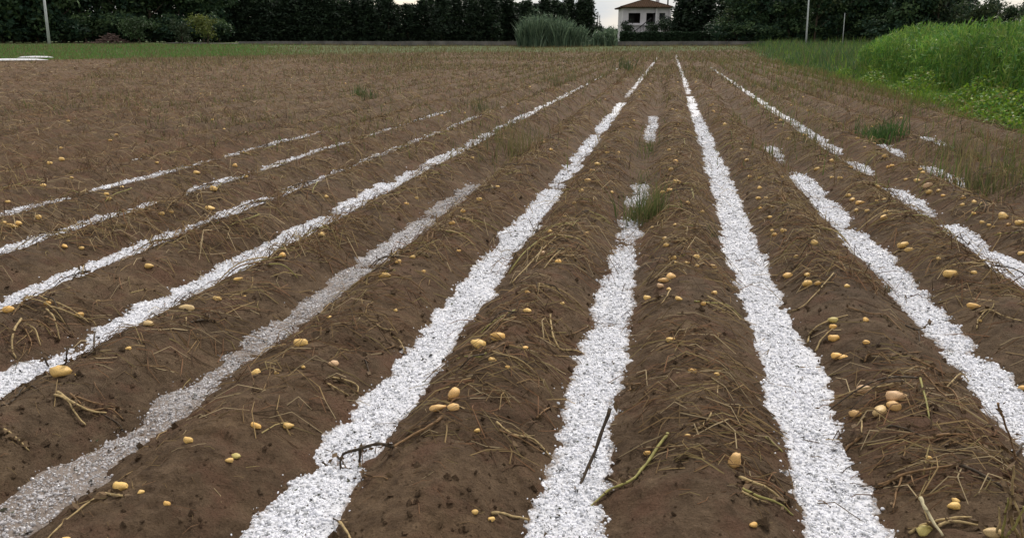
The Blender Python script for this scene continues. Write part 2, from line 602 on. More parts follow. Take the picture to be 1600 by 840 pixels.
HAIL_LABEL = {
    0.61: 'widest and cleanest white hail strip, right of the green grass tuft',
    -0.24: 'narrow hail strip running up to the green grass tuft',
    -1.10: 'big white hail strip broken by a dark rotten stem near the bottom',
    -1.98: 'dirty grey hail strip mixed with mud, fading out halfway up',
    -2.82: 'long clean hail strip crossing from the left edge to the far end',
    -3.73: 'white hail strip above the heap of arching stems',
    -4.65: 'short hail strip tapering out, second beyond the heap of arching stems',
    -5.60: 'thin hail line, third beyond the heap of arching stems',
    -6.48: 'faint broken hail line farthest to the left in the furrows',
    1.50: 'patchy hail strip crossed by brown litter, next right of the widest strip',
    2.33: 'hail strip in separate patches, thin and straight in the distance, near the right edge',
    3.10: 'few hail patches in the furrow beside the tall dry weeds',
    3.98: 'small hail patch beyond the tall dry weeds by the green verge',
}


def stone_group(mat):
    ng = bpy.data.node_groups.new('hailstones', 'GeometryNodeTree')
    ng.interface.new_socket('Geometry', in_out='INPUT', socket_type='NodeSocketGeometry')
    ng.interface.new_socket('Geometry', in_out='OUTPUT', socket_type='NodeSocketGeometry')
    n = ng.nodes
    gi, go = n.new('NodeGroupInput'), n.new('NodeGroupOutput')
    ico = n.new('GeometryNodeMeshIcoSphere')
    ico.inputs['Radius'].default_value = 1.0
    ico.inputs['Subdivisions'].default_value = 2
    sm = n.new('GeometryNodeSetMaterial')
    sm.inputs['Material'].default_value = mat
    inst = n.new('GeometryNodeInstanceOnPoints')
    na = n.new('GeometryNodeInputNamedAttribute')
    na.data_type = 'FLOAT'
    na.inputs['Name'].default_value = 'rad'
    rv = n.new('FunctionNodeRandomValue')
    rv.data_type = 'FLOAT_VECTOR'
    rv.inputs[0].default_value = (0.75, 0.75, 0.6)
    rv.inputs[1].default_value = (1.2, 1.2, 1.0)
    vm = n.new('ShaderNodeVectorMath'); vm.operation = 'SCALE'
    rr = n.new('FunctionNodeRandomValue')
    rr.data_type = 'FLOAT_VECTOR'
    rr.inputs[0].default_value = (0, 0, 0)
    rr.inputs[1].default_value = (6.28, 6.28, 6.28)
    rr.inputs['Seed'].default_value = 5
    L = ng.links
    L.new(ico.outputs['Mesh'], sm.inputs['Geometry'])
    L.new(sm.outputs['Geometry'], inst.inputs['Instance'])
    L.new(gi.outputs[0], inst.inputs['Points'])
    L.new(rv.outputs[0], vm.inputs[0])
    L.new(na.outputs[0], vm.inputs['Scale'])
    L.new(vm.outputs[0], inst.inputs['Scale'])
    L.new(rr.outputs[0], inst.inputs['Rotation'])
    L.new(inst.outputs[0], go.inputs[0])
    return ng


NG_STONE = stone_group(M_stone)
NG_STONE_MUD = stone_group(M_stone_mud)


def hail_level(X, Y, segs):
    """height of the hail surface and its dirtiness along one furrow, the ends ragged"""
    Yj = Y * (1 + 0.020 * (vnoise(X * 9 + 5, Y * 5, 26) - 0.5)) + 0.16 * (vnoise(X * 11, Y * 4, 27) - 0.5)
    lev = np.full_like(Y, -0.04)
    dirt = np.zeros_like(Y)
    best = np.full_like(Y, -1.0)
    for (a, b, l, d) in segs:
        sw = 0.30 + 0.035 * Y
        w = np.clip(np.minimum(Yj - a, b - Yj) / sw + 0.80, 0, 1)
        lev = np.maximum(lev, -0.04 + (l - 0.001 - 0.008 * sstep(10, 30, Y) + 0.012 * (vnoise(X * 0.5, Y * 2.1, 29) - 0.5) + 0.012 * (vnoise(X * 3, Y * 1.3, 28) - 0.55) * sstep(5, 14, Y) + 0.04) * w ** 0.8)
        dirt = np.where(w > best, d, dirt)
        best = np.maximum(best, w)
    return lev, dirt


for fx, segs in HAIL.items():
    segs = list(segs)
    if segs[0][0] < 4:
        segs[0] = (0.7,) + tuple(segs[0][1:])
    y_end = max(s[1] for s in segs) + 0.5
    y_beg = max(0.6, min(s[0] for s in segs) - 0.4)
    Y = np.geomspace(y_beg, y_end, max(40, int(math.log(y_end / y_beg) / 0.006)))
    W = np.linspace(-0.24, 0.24, 25)
    HX = fx + np.repeat(W[None, :], len(Y), 0)
    HY = np.repeat(Y[:, None], len(W), 1)
    lev, dirt = hail_level(HX, HY, segs)

    def surf(X, Y, lev, d):
        n = 0.014 * (vnoise(X * 5 + 40, Y * 5, 20) - 0.5) + 0.016 * (vnoise(X * 17, Y * 17, 21) - 0.5) + 0.010 * (vnoise(X * 45, Y * 45, 22) - 0.5)
        gap = np.clip(vnoise(X * 3.1 + 17, Y * 2.3, 23) - 0.70, 0, 1) * 0.10
        return lev + n - gap + rise(X, Y)
    HZ = surf(HX, HY, lev, dirt)
    HZ = np.maximum(HZ, soil(HX, HY) - 0.03)
    thin = HZ - soil(HX, HY)
    dirt = dirt + 0.42 * (1 - sstep(0.0, 0.016, thin)) + 0.22 * (vnoise(HX * 8, HY * 8, 33) - 0.5)
    vis = HZ > soil(HX, HY) - 0.028
    idx = np.arange(HX.size).reshape(HX.shape)
    q = np.stack([idx[:-1, :-1], idx[:-1, 1:], idx[1:, 1:], idx[1:, :-1]], -1).reshape(-1, 4)
    vv = vis.ravel()
    q = q[vv[q].any(1)]
    me = np_mesh('hail_drift', np.stack([HX, HY, HZ], -1).reshape(-1, 3), q, M_hail, True,
                 {'dirt': dirt.ravel()})
    drift = tag(mesh_obj('hail_drift', me), HAIL_LABEL[fx], 'hail', 'hail lying in the furrows', 'stuff')
    # loose stones on top and straying up the flanks, thinning with distance
    pts = []
    dens_n = int(70000 * min(1.0, (min(y_end, 14) - y_beg) / 10))
    py = np.exp(rng.uniform(math.log(max(y_beg, 1.2)), math.log(min(y_end, 16)), dens_n))
    pd = rng.normal(0, 0.085, dens_n)
    px = fx + pd
    l2, d2 = hail_level(px, py, segs)
    hz = surf(px, py, l2, d2)
    sz = soil(px, py)
    over = hz - sz
    p_keep = np.where(over > 0, 0.62 - 0.45 * d2, np.exp(over / 0.008) * 0.13 * (1 - 0.5 * d2))
    clump = vnoise(px * 12, py * 12, 25)
    ok = (rng.random(dens_n) < p_keep * (0.45 + 0.8 * clump)) & (l2 > -0.03)
    px, py, hz, sz = px[ok], py[ok], hz[ok], sz[ok]
    rad = np.clip(rng.lognormal(math.log(0.0029), 0.42, len(px)), 0.0014, 0.008) * np.clip(0.8 + py / 10, 1, 2.2)
    pz = np.maximum(hz, sz) + rad * 0.1
    me2 = np_mesh('hailstones', np.stack([px, py, pz], -1), [], None, False, {'rad': rad})
    me2.materials.append(M_stone)
    st = mesh_obj('hailstones', me2, drift)
    st['kind'] = 'stuff'
    md = st.modifiers.new('stones', 'NODES')
    nf = min(1400, len(px) // 12)
    if nf > 20:
        jj = rng.integers(0, len(px), nf)
        rr_ = np.random.default_rng(int(abs(fx) * 100))
        fc = np.stack([px[jj], py[jj], pz[jj] + 0.004], 1)
        V, F, T = leaf_quads(fc, 0.0035 * rr_.lognormal(0, 0.5, nf) * np.clip(py[jj] / 5, 1, 3), rr_, tints(nf, [(0.035, 0.035, 0.022), (0.05, 0.06, 0.025), (0.07, 0.05, 0.03), (0.02, 0.02, 0.018)], rr_), 0.6, 1.2)
        lf_ = mesh_obj('shredded_leaves', np_mesh('shredded_leaves', V, F, M_straw, False, {'tint': T}), drift)
        lf_['kind'] = 'stuff'
    md.node_group = NG_STONE_MUD if fx == -1.98 else NG_STONE

def crown_mesh(name, seed, shape, clumps, per, clump_r, size, cols, zlo, zhi, radius, long=1.0):
    r = np.random.default_rng(seed)
    C, T = [], []
    lobes = [(r.uniform(-1, 1), r.uniform(-1, 1), r.uniform(0.15, 0.95), r.uniform(0.35, 0.6)) for _ in range(9)]
    while len(C) < clumps:
        t = r.random() ** 0.9
        if shape == 'column':
            R = radius * (0.55 + 0.45 * math.sin(math.pi * min(1, t * 1.3 + 0.12))) * (1 - max(0, t - 0.72) / 0.28 * 0.8)
            a = r.uniform(0, 2 * math.pi)
            rr = R * math.sqrt(r.uniform(0.15, 1)) * (0.85 + 0.3 * math.sin(3 * a + seed + 4 * t))
            p = (rr * math.cos(a), rr * math.sin(a), zlo + (zhi - zlo) * t)
        else:
            lx, ly, lz, lr = lobes[r.integers(0, len(lobes))]
            d = r.normal(size=3); d /= np.linalg.norm(d)
            d *= lr * r.uniform(0.3, 1) ** 0.5
            p = (radius * (lx * 0.62 + d[0]), radius * (ly * 0.62 + d[1]), zlo + (zhi - zlo) * min(1.02, max(0, lz * 0.8 + 0.08 + d[2] * 0.42)))
        C.append(p)
    C = np.array(C)
    base = tints(clumps, cols, r, 0.35)
    pts = np.repeat(C, per, 0) + r.normal(size=(clumps * per, 3)) * clump_r * np.array([1, 1, 0.75])
    pts[:, 2] = np.maximum(pts[:, 2], 0.1)
    tt = np.repeat(base, per, 0)
    tt[:, :3] *= r.uniform(0.7, 1.3, (len(tt), 1))
    V, F, TT = leaf_quads(pts, np.full(len(pts), size), r, tt, 0.2, long)
    return np_mesh(name, V, F, M_leaf, False, {'tint': TT})


def trunk_mesh(name, seed, height, r0, limbs, limb_r, zl):
    r = random.Random(seed)
    mb = MB()
    pts = [(r.uniform(-.06, .06) * k, r.uniform(-.06, .06) * k, height * k / 5) for k in range(6)]
    pts[0] = (0, 0, -0.4)
    mb.tube(pts, [r0 * (1 - 0.15 * k) for k in range(6)], 7)
    for k in range(limbs):
        a = r.uniform(0, 6.28)
        z = zl + (height - zl) * (k + 0.3) / limbs * 0.9
        L = limb_r * r.uniform(0.6, 1.0)
        mb.tube([(0, 0, z), (L * .5 * math.cos(a), L * .5 * math.sin(a), z + L * .35), (L * math.cos(a), L * math.sin(a), z + L * .8)], [r0 * .4, r0 * .25, r0 * .08], 5)
    return mb.mesh(name, M_bark, True)


def spot(px, dist):
    """world x, y of the bearing of photo column px at a level distance"""
    a = math.atan((px - 800) / FOCAL * math.cos(PITCH)) - YAW
    return math.sin(a) * dist, math.cos(a) * dist


def plant_tree(name, kind, x, y, rz, scale, label, group, sz=None):
    t = empty(name, (x, y, float(ground_z(x, y)) - 0.05), rz)
    t.scale = (scale, scale, sz or scale)
    tag(t, label, 'tree', group)
    mesh_obj('trunk', kind[0], t)
    mesh_obj('crown', kind[1], t)
    return t


DARK = [(0.020, 0.036, 0.020), (0.016, 0.030, 0.018), (0.026, 0.044, 0.022)]
MIDG = [(0.040, 0.075, 0.034), (0.055, 0.090, 0.036), (0.026, 0.056, 0.034)]
OLIVE = [(0.070, 0.095, 0.042), (0.055, 0.080, 0.045), (0.085, 0.105, 0.05)]
conifers = [(trunk_mesh('trunk', s, 7.5, 0.16, 4, 0.8, 1.0),
             crown_mesh('crown', s, 'column', 190, 22, 0.33, 0.23, DARK, 0.25, 9.0, 1.75)) for s in (1, 2, 3, 4)]
broads = [(trunk_mesh('trunk', 20 + s, 6.5, 0.2, 6, 2.6, 2.2),
           crown_mesh('crown', 20 + s, 'lobes', 210, 24, 0.45, 0.26, MIDG, 0.4, 9.6, 3.3)) for s in (1, 2, 3)]
loose = [(trunk_mesh('trunk', 40 + s, 8.0, 0.18, 9, 2.2, 2.0),
          crown_mesh('crown', 40 + s, 'lobes', 120, 20, 0.42, 0.22, OLIVE + MIDG, 1.0, 9.0, 2.6)) for s in (1, 2, 3)]
bushes = [(trunk_mesh('trunk', 60 + s, 1.6, 0.1, 5, 0.9, 0.4),
           crown_mesh('crown', 60 + s, 'lobes', 70, 22, 0.24, 0.14, MIDG, 0.15, 2.6, 1.4)) for s in (1, 2)]

# tall dark conifer row along the far side
rt = random.Random(3)
k = 0
for px in np.arange(338, 922, 13.5):
    gap = (612 < px < 650)
    d = 128 + rt.uniform(-2.0, 2.0) + (2.5 if k % 2 else 0)
    x, y = spot(px + rt.uniform(-3, 3), d)
    h = (0.62 if gap else rt.uniform(0.70, 0.81)) - (0.06 if px > 800 else 0)
    plant_tree('conifer_tree', conifers[k % 4], x, y, rt.uniform(0, 6.28), rt.uniform(0.95, 1.15),
               '%s dark conifer from the left in the tall hedge row' % nth(k + 1), 'conifers of the dark hedge row', h)
    k += 1
# broadleaf trees at the far left
BL = ['dark leafy tree at the left picture edge behind the leaning pole', 'tall leafy tree just right of the leaning pole',
      'tall leafy tree left of the bright sky gap', 'dark leafy tree right of the bright sky gap',
      'leafy tree behind the green shrub at the far left', 'leafy tree behind the small dark trunked tree',
      'leafy tree joining the dark conifer row at its left end']
for j, (px, d, s) in enumerate([(-60, 122, 1.25), (5, 120, 1.3), (52, 122, 1.25), (100, 120, 1.3), (132, 124, 1.1), (196, 124, 1.15), (240, 124, 1.15), (285, 125, 1.1), (325, 126, 1.1)]):
    x, y = spot(px, d)
    plant_tree('broadleaf_tree', broads[j % 3], x, y, j * 1.3, s, ['dark leafy tree beyond the left picture edge'][0] if j == 0 else
               (['leafy tree cut by the left picture edge'] + BL)[j - 1], 'leafy trees behind the left grass', s * 1.05)
for j, (px, d) in enumerate([(-10, 129), (28, 130), (75, 131), (115, 131), (160, 132), (222, 132), (262, 132), (305, 132)]):
    x, y = spot(px, d)
    plant_tree('conifer_tree', conifers[j % 4], x, y, j * 2.1, 1.5, 'dark conifer filling in behind the leafy trees at the far left', 'conifers behind the left trees', 1.15)
# trees to the right of the house
RL = [(1066, 131, 'c', 1.25, 0.98), (1086, 130, 'c', 1.5, 1.1), (1103, 131, 'c', 1.2, 0.95)]
NAMES = ['big black-green conifer beside the white house', 'tallest black-green conifer right of the white house', 'black-green conifer next to the pale far building']
for j, (px, d, _, s, z) in enumerate(RL):
    x, y = spot(px, d)
    plant_tree('conifer_tree', conifers[j], x, y, j, s, NAMES[j], 'conifers beside the house', z)
j = 0
for px in np.arange(1142, 1640, 21):
    d = 112 + rt.uniform(-4, 4)
    x, y = spot(px + rt.uniform(-5, 5), d)
    big = px < 1490
    kind = (broads if (j % 3 and big) else loose)[j % 3]
    s = rt.uniform(0.78, 0.92) * (1 if big else 0.66)
    plant_tree('broadleaf_tree' if kind in broads else 'slender_tree', kind, x, y, rt.uniform(0, 6.28), s,
               ('%s leafy tree from the house in the mixed row' % nth(j + 1)) if big else ('%s low tree along the end of the mixed row by open sky' % nth(j - 16)),
               'mixed tree row behind the green crop' if big else 'low trees at the end of the mixed row', s * rt.uniform(0.92, 1.08))
    j += 1
for px in np.arange(1135, 1500, 24):
    x, y = spot(px + rt.uniform(-5, 5), 122 + rt.uniform(-2, 2))
    plant_tree('conifer_tree', conifers[j % 4], x, y, rt.uniform(0, 6.28), 1.5, 'dark tree showing through the back of the mixed row', 'dark trees at the back of the mixed row', rt.uniform(0.72, 0.9))
    j += 1

# a far-off wood closing the horizon
r = np.random.default_rng(140)
n = 28000
pa = r.uniform(-1.25, 1.15, n)
pd_ = 215 + r.uniform(0, 12, n)
ph = 1.0 + (3.2 + 1.6 * vnoise(pa * 40, pa * 3, 141)) * r.random(n) ** 0.8
wc = np.stack([np.sin(pa) * pd_, np.cos(pa) * pd_, ph], 1)
V, F, T = leaf_quads(wc, np.full(n, 0.9), r, tints(n, DARK + MIDG, r, 0.3), 0.2)
tag(mesh_obj('distant_wood', np_mesh('distant_wood', V, F, M_leaf, False, {'tint': T})), 'far-off dark wood low on the horizon behind everything', 'wood', None, 'stuff')

# shrubs on the left bank
def shrub(px, d, s, sz, label, cols=None, seed=0, name='shrub'):
    x, y = spot(px, d)
    b = bushes[seed % 2]
    t = empty(name, (x, y, float(ground_z(x, y))), seed * 1.7)
    t.scale = (s, s, sz)
    tag(t, label, 'shrub')
    mesh_obj('stem', b[0], t)
    if cols:
        mesh_obj('foliage', crown_mesh('foliage', 90 + seed, 'lobes', 60, 22, 0.24, 0.13, cols, 0.25, 2.6, 1.4), t)
    else:
        mesh_obj('foliage', b[1], t)
    return t


for j, px in enumerate(np.arange(-20, 345, 19)):
    shrub(px + rt.uniform(-5, 5), 121 + rt.uniform(-2, 2), rt.uniform(1.3, 1.8), rt.uniform(1.0, 1.5), '%s dark bush from the left under the leafy trees' % nth(j + 1), None, j, 'undergrowth_bush')['group'] = 'bushes under the left trees'
for j, px in enumerate(np.arange(1135, 1500, 20)):
    shrub(px + rt.uniform(-5, 5), 110 + rt.uniform(-2, 2), rt.uniform(1.3, 1.7), rt.uniform(0.9, 1.4), '%s dark bush from the house at the foot of the mixed row' % nth(j + 1), None, j, 'undergrowth_bush')['group'] = 'bushes under the mixed row'
shrub(217, 113, 1.25, 1.25, 'green spreading shrub left of the brown bank', [(0.05, 0.085, 0.035), (0.04, 0.07, 0.03)], 1)
shrub(285, 113, 0.9, 1.1, 'small dark shrub with a bare trunk on the left bank', [(0.04, 0.06, 0.03)], 2)
shrub(325, 112, 1.25, 1.3, 'yellow-green shrub at the right end of the left bank', [(0.12, 0.14, 0.03), (0.09, 0.115, 0.028)], 3)
# brown brushwood heap
mb = MB()
x0, y0 = spot(172, 114)
r = random.Random(8)
for _ in range(170):
    a = r.uniform(0, 6.28); rr = abs(r.gauss(0, 1.0)); z = max(0.05, 1.15 * math.exp(-rr * rr / 1.3) * r.uniform(0.3, 1.1))
    L = r.uniform(0.4, 1.0); b2 = r.uniform(0, 6.28); dz = r.uniform(-.25, .3)
    p = np.array((1.7 * rr * math.cos(a), rr * math.sin(a), z))
    dv = np.array((L * math.cos(b2), L * math.sin(b2), dz)) * .5
    mb.tube([p - dv, p, p + dv], [0.05, 0.05, 0.03], 4)
heap = empty('brushwood_heap', (x0, y0, float(ground_z(x0, y0))))
mb.build('twigs', M_brush, heap)['kind'] = 'stuff'
tag(heap, 'dark brown heap of brushwood below the bright sky gap', 'brushwood')

# reed clumps in front of the conifer row
REED = [(0.14, 0.20, 0.125), (0.10, 0.155, 0.10), (0.17, 0.23, 0.145), (0.065, 0.105, 0.07)]
reeds = [(822, 102, 3.9, 0.8), (838, 101, 4.5, 0.9), (856, 102, 4.2, 0.8), (873, 101, 3.9, 0.8), (890, 102, 3.4, 0.8), (908, 102, 2.6, 0.7), (934, 103, 1.9, 0.6), (952, 103, 2.5, 0.7)]
RN = ['leftmost', 'second', 'third', 'fourth', 'fifth', 'sixth', 'seventh', 'rightmost']
for j, (px, d, h, sp) in enumerate(reeds):
    r = np.random.default_rng(200 + j)
    n = 420
    bx, by = r.normal(0, sp * 0.55, n), r.normal(0, sp * 0.5, n)
    hh = h * r.uniform(0.35, 1.1, n) * np.exp(-(bx / sp) ** 2 * 0.25)
    V, F, T = blades(bx, by, np.zeros(n), hh, r.uniform(0.10, 0.2, n), r.uniform(0.05, 0.5, n), tints(n, REED, r), 3, 300 + j, 0.3)
    m_ = 260
    k_ = r.integers(0, n, m_)
    lc = np.stack([bx[k_] + r.normal(0, .25, m_), by[k_] + r.normal(0, .2, m_), hh[k_] * r.uniform(0.5, 1.0, m_)], 1)
    V3, F3, T3 = leaf_quads(lc, np.full(m_, 0.32), r, tints(m_, REED, r), -0.3, 1.2, 0.16)
    F = np.concatenate([F, F3 + len(V)]); V = np.concatenate([V, V3]); T = np.concatenate([T, T3])
    x, y = spot(px, d)
    o = empty('reed_clump', (x, y, float(ground_z(x, y)) - 0.1))
    mesh_obj('leaves', np_mesh('leaves', V, F, M_grass, False, {'tint': T}), o)
    tag(o, '%s of the grey-green reed clumps at the far field end left of the house' % RN[j], 'reeds', 'reed clumps at the far field end')

# ------------------------------------------------------------------ house, walls, hedge, poles
def far_box(name, px0, px1, d, z0, z1, depth, mat, label, cat):
    xa, ya = spot(px0, d); xb, yb = spot(px1, d)
    L = math.hypot(xb - xa, yb - ya)
    o = empty(name, (xa, ya, 0), math.atan2(yb - ya, xb - xa))
    return tag(o, label, cat), L


w, L = far_box('canal_wall', 372, 1275, 110, 0, 0, 0.3, M_concrete, 'low grey concrete canal wall along the far field end', 'wall')
nseg = 24
zc = 0.62
for j in range(nseg):
    mb = MB(); a, b = L * j / nseg + 0.012, L * (j + 1) / nseg - 0.012
    mb.box(a, b, 0, 0.28, zc - 0.3, zc + 0.82 + 0.03 * rt.uniform(-1, 1))
    mb.build('panel', M_concrete, w)
r_a, r_b = spot(250, 116), spot(1400, 116)
rd = MB()
ca, cb = np.array(spot(250, 113.5)), np.array(spot(1400, 113.5))
dv = cb - ca
nrm = np.array([-dv[1], dv[0]]) / np.linalg.norm(dv)
vs = []
for t in np.linspace(0, 1, 30):
    for wd in (0, 4.2):
        p = ca + dv * t + nrm * wd
        vs.append((p[0], p[1], float(ground_z(p[0], p[1])) + 0.07))
rd.add(vs, [(2 * i, 2 * i + 2, 2 * i + 3, 2 * i + 1) for i in range(29)])
tag(rd.build('road', M_road), kind='structure')

# trimmed hedge before the house
hx, hl = far_box('trimmed_hedge', 968, 1130, 121, 0, 0, 1, M_leaf, 'long low trimmed dark hedge in front of the white house', 'hedge')
r = np.random.default_rng(77)
n = 9000
hp = np.stack([r.uniform(0, hl, n), r.uniform(0, 1.3, n), r.uniform(0, 1, n)], 1)
face = r.integers(0, 3, n)
hp[face == 0, 1] = r.uniform(-.08, .12, (face == 0).sum())
hp[face == 1, 2] = r.uniform(.93, 1.03, (face == 1).sum())
hp[:, 2] = 1.15 + hp[:, 2] * (1.55 + 0.07 * np.sin(hp[:, 0] * 1.7))
V, F, T = leaf_quads(hp, np.full(n, 0.17), r, tints(n, [(0.024, 0.046, 0.022), (0.018, 0.036, 0.02)], r, 0.35), 0.1)
mesh_obj('foliage', np_mesh('foliage', V, F, M_leaf, False, {'tint': T}), hx)
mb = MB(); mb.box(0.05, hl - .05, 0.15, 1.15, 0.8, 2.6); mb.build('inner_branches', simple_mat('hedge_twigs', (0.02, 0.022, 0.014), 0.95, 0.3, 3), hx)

# the white house
ha, hb = spot(972, 148), spot(1041, 148)
front = math.atan2(hb[1] - ha[1], hb[0] - ha[0]) + math.radians(8)
house = empty('white_house', (ha[0], ha[1], 0), front)
tag(house, 'white two storey house with brown hip roof and a dark upper porch', 'house')
HW, HD, Z0, ZF, ZE = 8.5, 8.2, 1.0, 4.40, 7.25        # width, depth, ground, upper floor, eaves
# lower storey
mb = MB(); mb.box(0, HW, 0, HD, Z0, ZF - 0.2); mb.build('lower_wall', M_plaster, house)
mb = MB(); mb.box(-0.08, HW + 0.08, -0.5, HD + 0.05, ZF - 0.2, ZF); mb.build('floor_slab', M_plaster, house)
up = MB()
up.box(0, 0.3, 0, HD, ZF, ZE)                                    # side wall
up.box(HW - 0.3, HW, 0.003, HD, ZF, ZE)
up.box(0.3, HW - 0.3, HD - 0.3, HD, ZF, ZE)
up.box(0.3, 1.0, 0, 0.3, ZF, ZE)                                 # piers between the openings
up.box(3.15, 4.25, 0.004, 0.3, ZF, ZE - 0.9)
up.box(1.0, HW - 0.3, 0.002, 0.3, ZE - 0.9, ZE)                  # lintel band
up.box(5.95, 6.6, 0.003, 0.3, ZF, ZE - 0.9)
up.box(7.65, HW - 0.3, 0.005, 0.3, ZF, ZE - 0.9)
up.box(6.6, 7.65, 0.006, 0.3, ZF, ZF + 0.75)
up.box(6.1, 6.3, 0.3, 5.0, ZF, ZE)
up.build('upper_wall', M_plaster, house)
mb = MB(); mb.box(0.3, 6.1, 5.0, 5.2, ZF, ZE); mb.build('porch_back_wall', M_dark, house)  # dark colour stands in for the shade deep in the porch
mb = MB(); mb.box(0.3, HW - 0.3, 0.3, HD - 0.3, ZE - 0.12, ZE - 0.01); mb.build('porch_ceiling', M_dark, house)  # coloured dark too, shade of the porch put into its colour
mb = MB(); mb.box(1.0, 3.15, 0.06, 0.2, ZF, ZF + 0.2); mb.build('parapet', M_plaster, house)
for (a, b) in ((1.2, 2.9), (4.4, 5.7)):
    d_ = MB(); d_.box(a, b, 4.9, 4.96, ZF, ZF + 2.3); dd = d_.build('door', M_dark, house)
    g_ = MB(); g_.box(a + 0.12, b - 0.12, 4.86, 4.895, ZF + 0.15, ZF + 2.15); g_.build('pane', M_glass, dd)
wf = MB()
for (a, b, c, d_) in ((6.6, 6.68, ZF + .75, ZE - .9), (7.57, 7.65, ZF + .75, ZE - .9), (6.68, 7.57, ZF + .75, ZF + .83), (6.68, 7.57, ZE - .98, ZE - .9), (7.09, 7.16, ZF + .83, ZE - .98)):
    wf.box(a, b, 0.10, 0.17, c, d_)
win = wf.build('window', M_dark, house)
g_ = MB(); g_.box(6.68, 7.57, 0.13, 0.15, ZF + .83, ZE - .98); g_.build('pane', M_glass, win)
for cx in (6.02, 8.55):
    c_ = MB(); c_.box(cx - .16, cx + .16, -0.42, -0.10, ZF, ZE - 0.05); c_.build('column', M_plaster, house)
# outside stair with iron rail, climbing to the porch
stp = MB()
for s_ in range(12):
    stp.box(1.2 + s_ * 0.3, 1.5 + s_ * 0.3, -1.75, -0.52, Z0, Z0 + 0.6 + 0.245 * s_)
stp.build('stair', M_plaster, house)
rl = MB(); rl.tube([(1.2, -1.8, Z0 + 1.5), (4.9, -1.8, Z0 + 4.45)], 0.09, 6)
for s_ in range(0, 13, 2):
    rl.tube([(1.3 + s_ * .29, -1.8, Z0 + .4), (1.3 + s_ * .29, -1.8, Z0 + 1.55 + .232 * s_)], 0.035, 5)
rl.build('handrail', M_iron, house)
# hip roof with eaves: base slab, four slopes laid with tile courses
e = 0.65
xa_, xb_, ya_, yb_ = -e, HW + 0.3, -e - 0.3, HD + e
rz0, rz1 = ZE, ZE + 1.6
A = [(xa_, ya_, rz0), (xb_, ya_, rz0), (xb_, yb_, rz0), (xa_, yb_, rz0)]
half = (yb_ - ya_) / 2
r1, r2 = (xa_ + half, ya_ + half, rz1), (max(xb_ - half, xa_ + half + .5), ya_ + half, rz1)
rf = MB()
vs = A + [(x, y, z + 0.14) for x, y, z in A] + [r1, r2]
rf.add(vs, [(3, 2, 1, 0), (0, 1, 5, 4), (1, 2, 6, 5), (2, 3, 7, 6), (3, 0, 4, 7), (4, 5, 9, 8), (5, 6, 9), (6, 7, 8, 9), (7, 4, 8)])
roof = rf.build('roof', M_roof, house)


def lerp(a, b, t):
    return tuple(a[i] + (b[i] - a[i]) * t for i in range(3))


up4 = [(x, y, z + 0.14) for x, y, z in A]
tl = MB()
for (pa, pb, qa, qb, n_) in ((up4[0], up4[1], r1, r2, 26), (up4[3], up4[0], r1, r1, 22), (up4[1], up4[2], r2, r2, 22)):
    for j in range(n_ + 1):
        t = j / n_
        s_ = lerp(pa, pb, t)
        # each tile rib climbs straight up the slope to the hip or ridge
        if qa == qb:
            m = 1 - abs(2 * t - 1)
            e_ = lerp(lerp(pa, pb, t), (lerp(pa, pb, .5)[0] + (qa[0] - lerp(pa, pb, .5)[0]), lerp(pa, pb, t)[1], qa[2]), 1)
            top = lerp(s_, (qa[0], s_[1], qa[2]), m)
        else:
            run = half / (pb[0] - pa[0])
            m = min(1, t / run, (1 - t) / run)
            top = lerp(s_, (s_[0], qa[1], qa[2]), m)
        if m > 0.03:
            tl.tube([s_, top], 0.055, 5)
tl.build('tile_ribs', M_roof, roof)
cap = MB()
for a_, b_ in ((up4[0], r1), (up4[3], r1), (up4[1], r2), (up4[2], r2), (r1, r2)):
    cap.tube([a_, b_], 0.11, 6)
cap.build('ridge_tiles', M_roof, roof)
ch = MB(); ch.box(6.7, 7.3, 5.3, 5.9, ZE + 0.6, ZE + 2.4); ch.box(6.62, 7.38, 5.22, 5.98, ZE + 2.4, ZE + 2.52); ch.build('chimney', M_plaster, roof)
# garden bushes before the house
for j, (px, d, s, sz, lab) in enumerate([(981, 141, 1.0, 1.3, 'dark garden bush at the left foot of the white house'), (1016, 140, 0.9, 1.25, 'dark garden bush below the porch door'), (1037, 140, 1.3, 1.6, 'dark garden bush under the right window of the house'),
                                         (1080, 138, 1.2, 1.2, 'garden bush under the big conifer by the house'), (1118, 136, 1.1, 1.2, 'garden bush at the end of the trimmed hedge')]):
    shrub(px, d, s, sz, lab, DARK, 10 + j, 'garden_bush')
# pale building behind
pb_, L = far_box('pale_building', 1108, 1152, 165, 0, 0, 5, M_plaster2, 'pale green building glimpsed between the conifer and the mixed trees', 'building')
mb = MB(); mb.box(0, L, 0, 6, 0.8, 7.6); mb.build('wall', M_plaster2, pb_)
mb = MB(); mb.box(-.3, L + .3, -.3, 6.3, 7.6, 7.95); mb.build('roof', M_roof, pb_)


def pole(name, px0, px1, d, ztop, rad, mat, label, cross=False):
    """px0 base column, px1 column where it meets the picture top"""
    xa, ya = spot(px0, d); xb, yb = spot(px1, d)
    z0 = float(ground_z(xa, ya))
    mb = MB()
    mb.tube([(0, 0, -0.4), ((xb - xa) * .5, (yb - ya) * .5, (ztop - z0) * .5), (xb - xa, yb - ya, ztop - z0)], [rad * 1.15, rad, rad * .8], 10)
    o = mb.build(name, mat, None, True)
    o.location = (xa, ya, z0)
    if cross:
        c = MB(); c.box(-0.9, 0.9, -0.06, 0.06, ztop - z0 - 0.75, ztop - z0 - 0.62)
        for xx in (-.75, 0, .75):
            c.tube([(xx, 0, ztop - z0 - .62), (xx, 0, ztop - z0 - .42)], 0.05, 6)
        c.build('cross_arm', M_iron, o)
    return tag(o, label, 'pole')


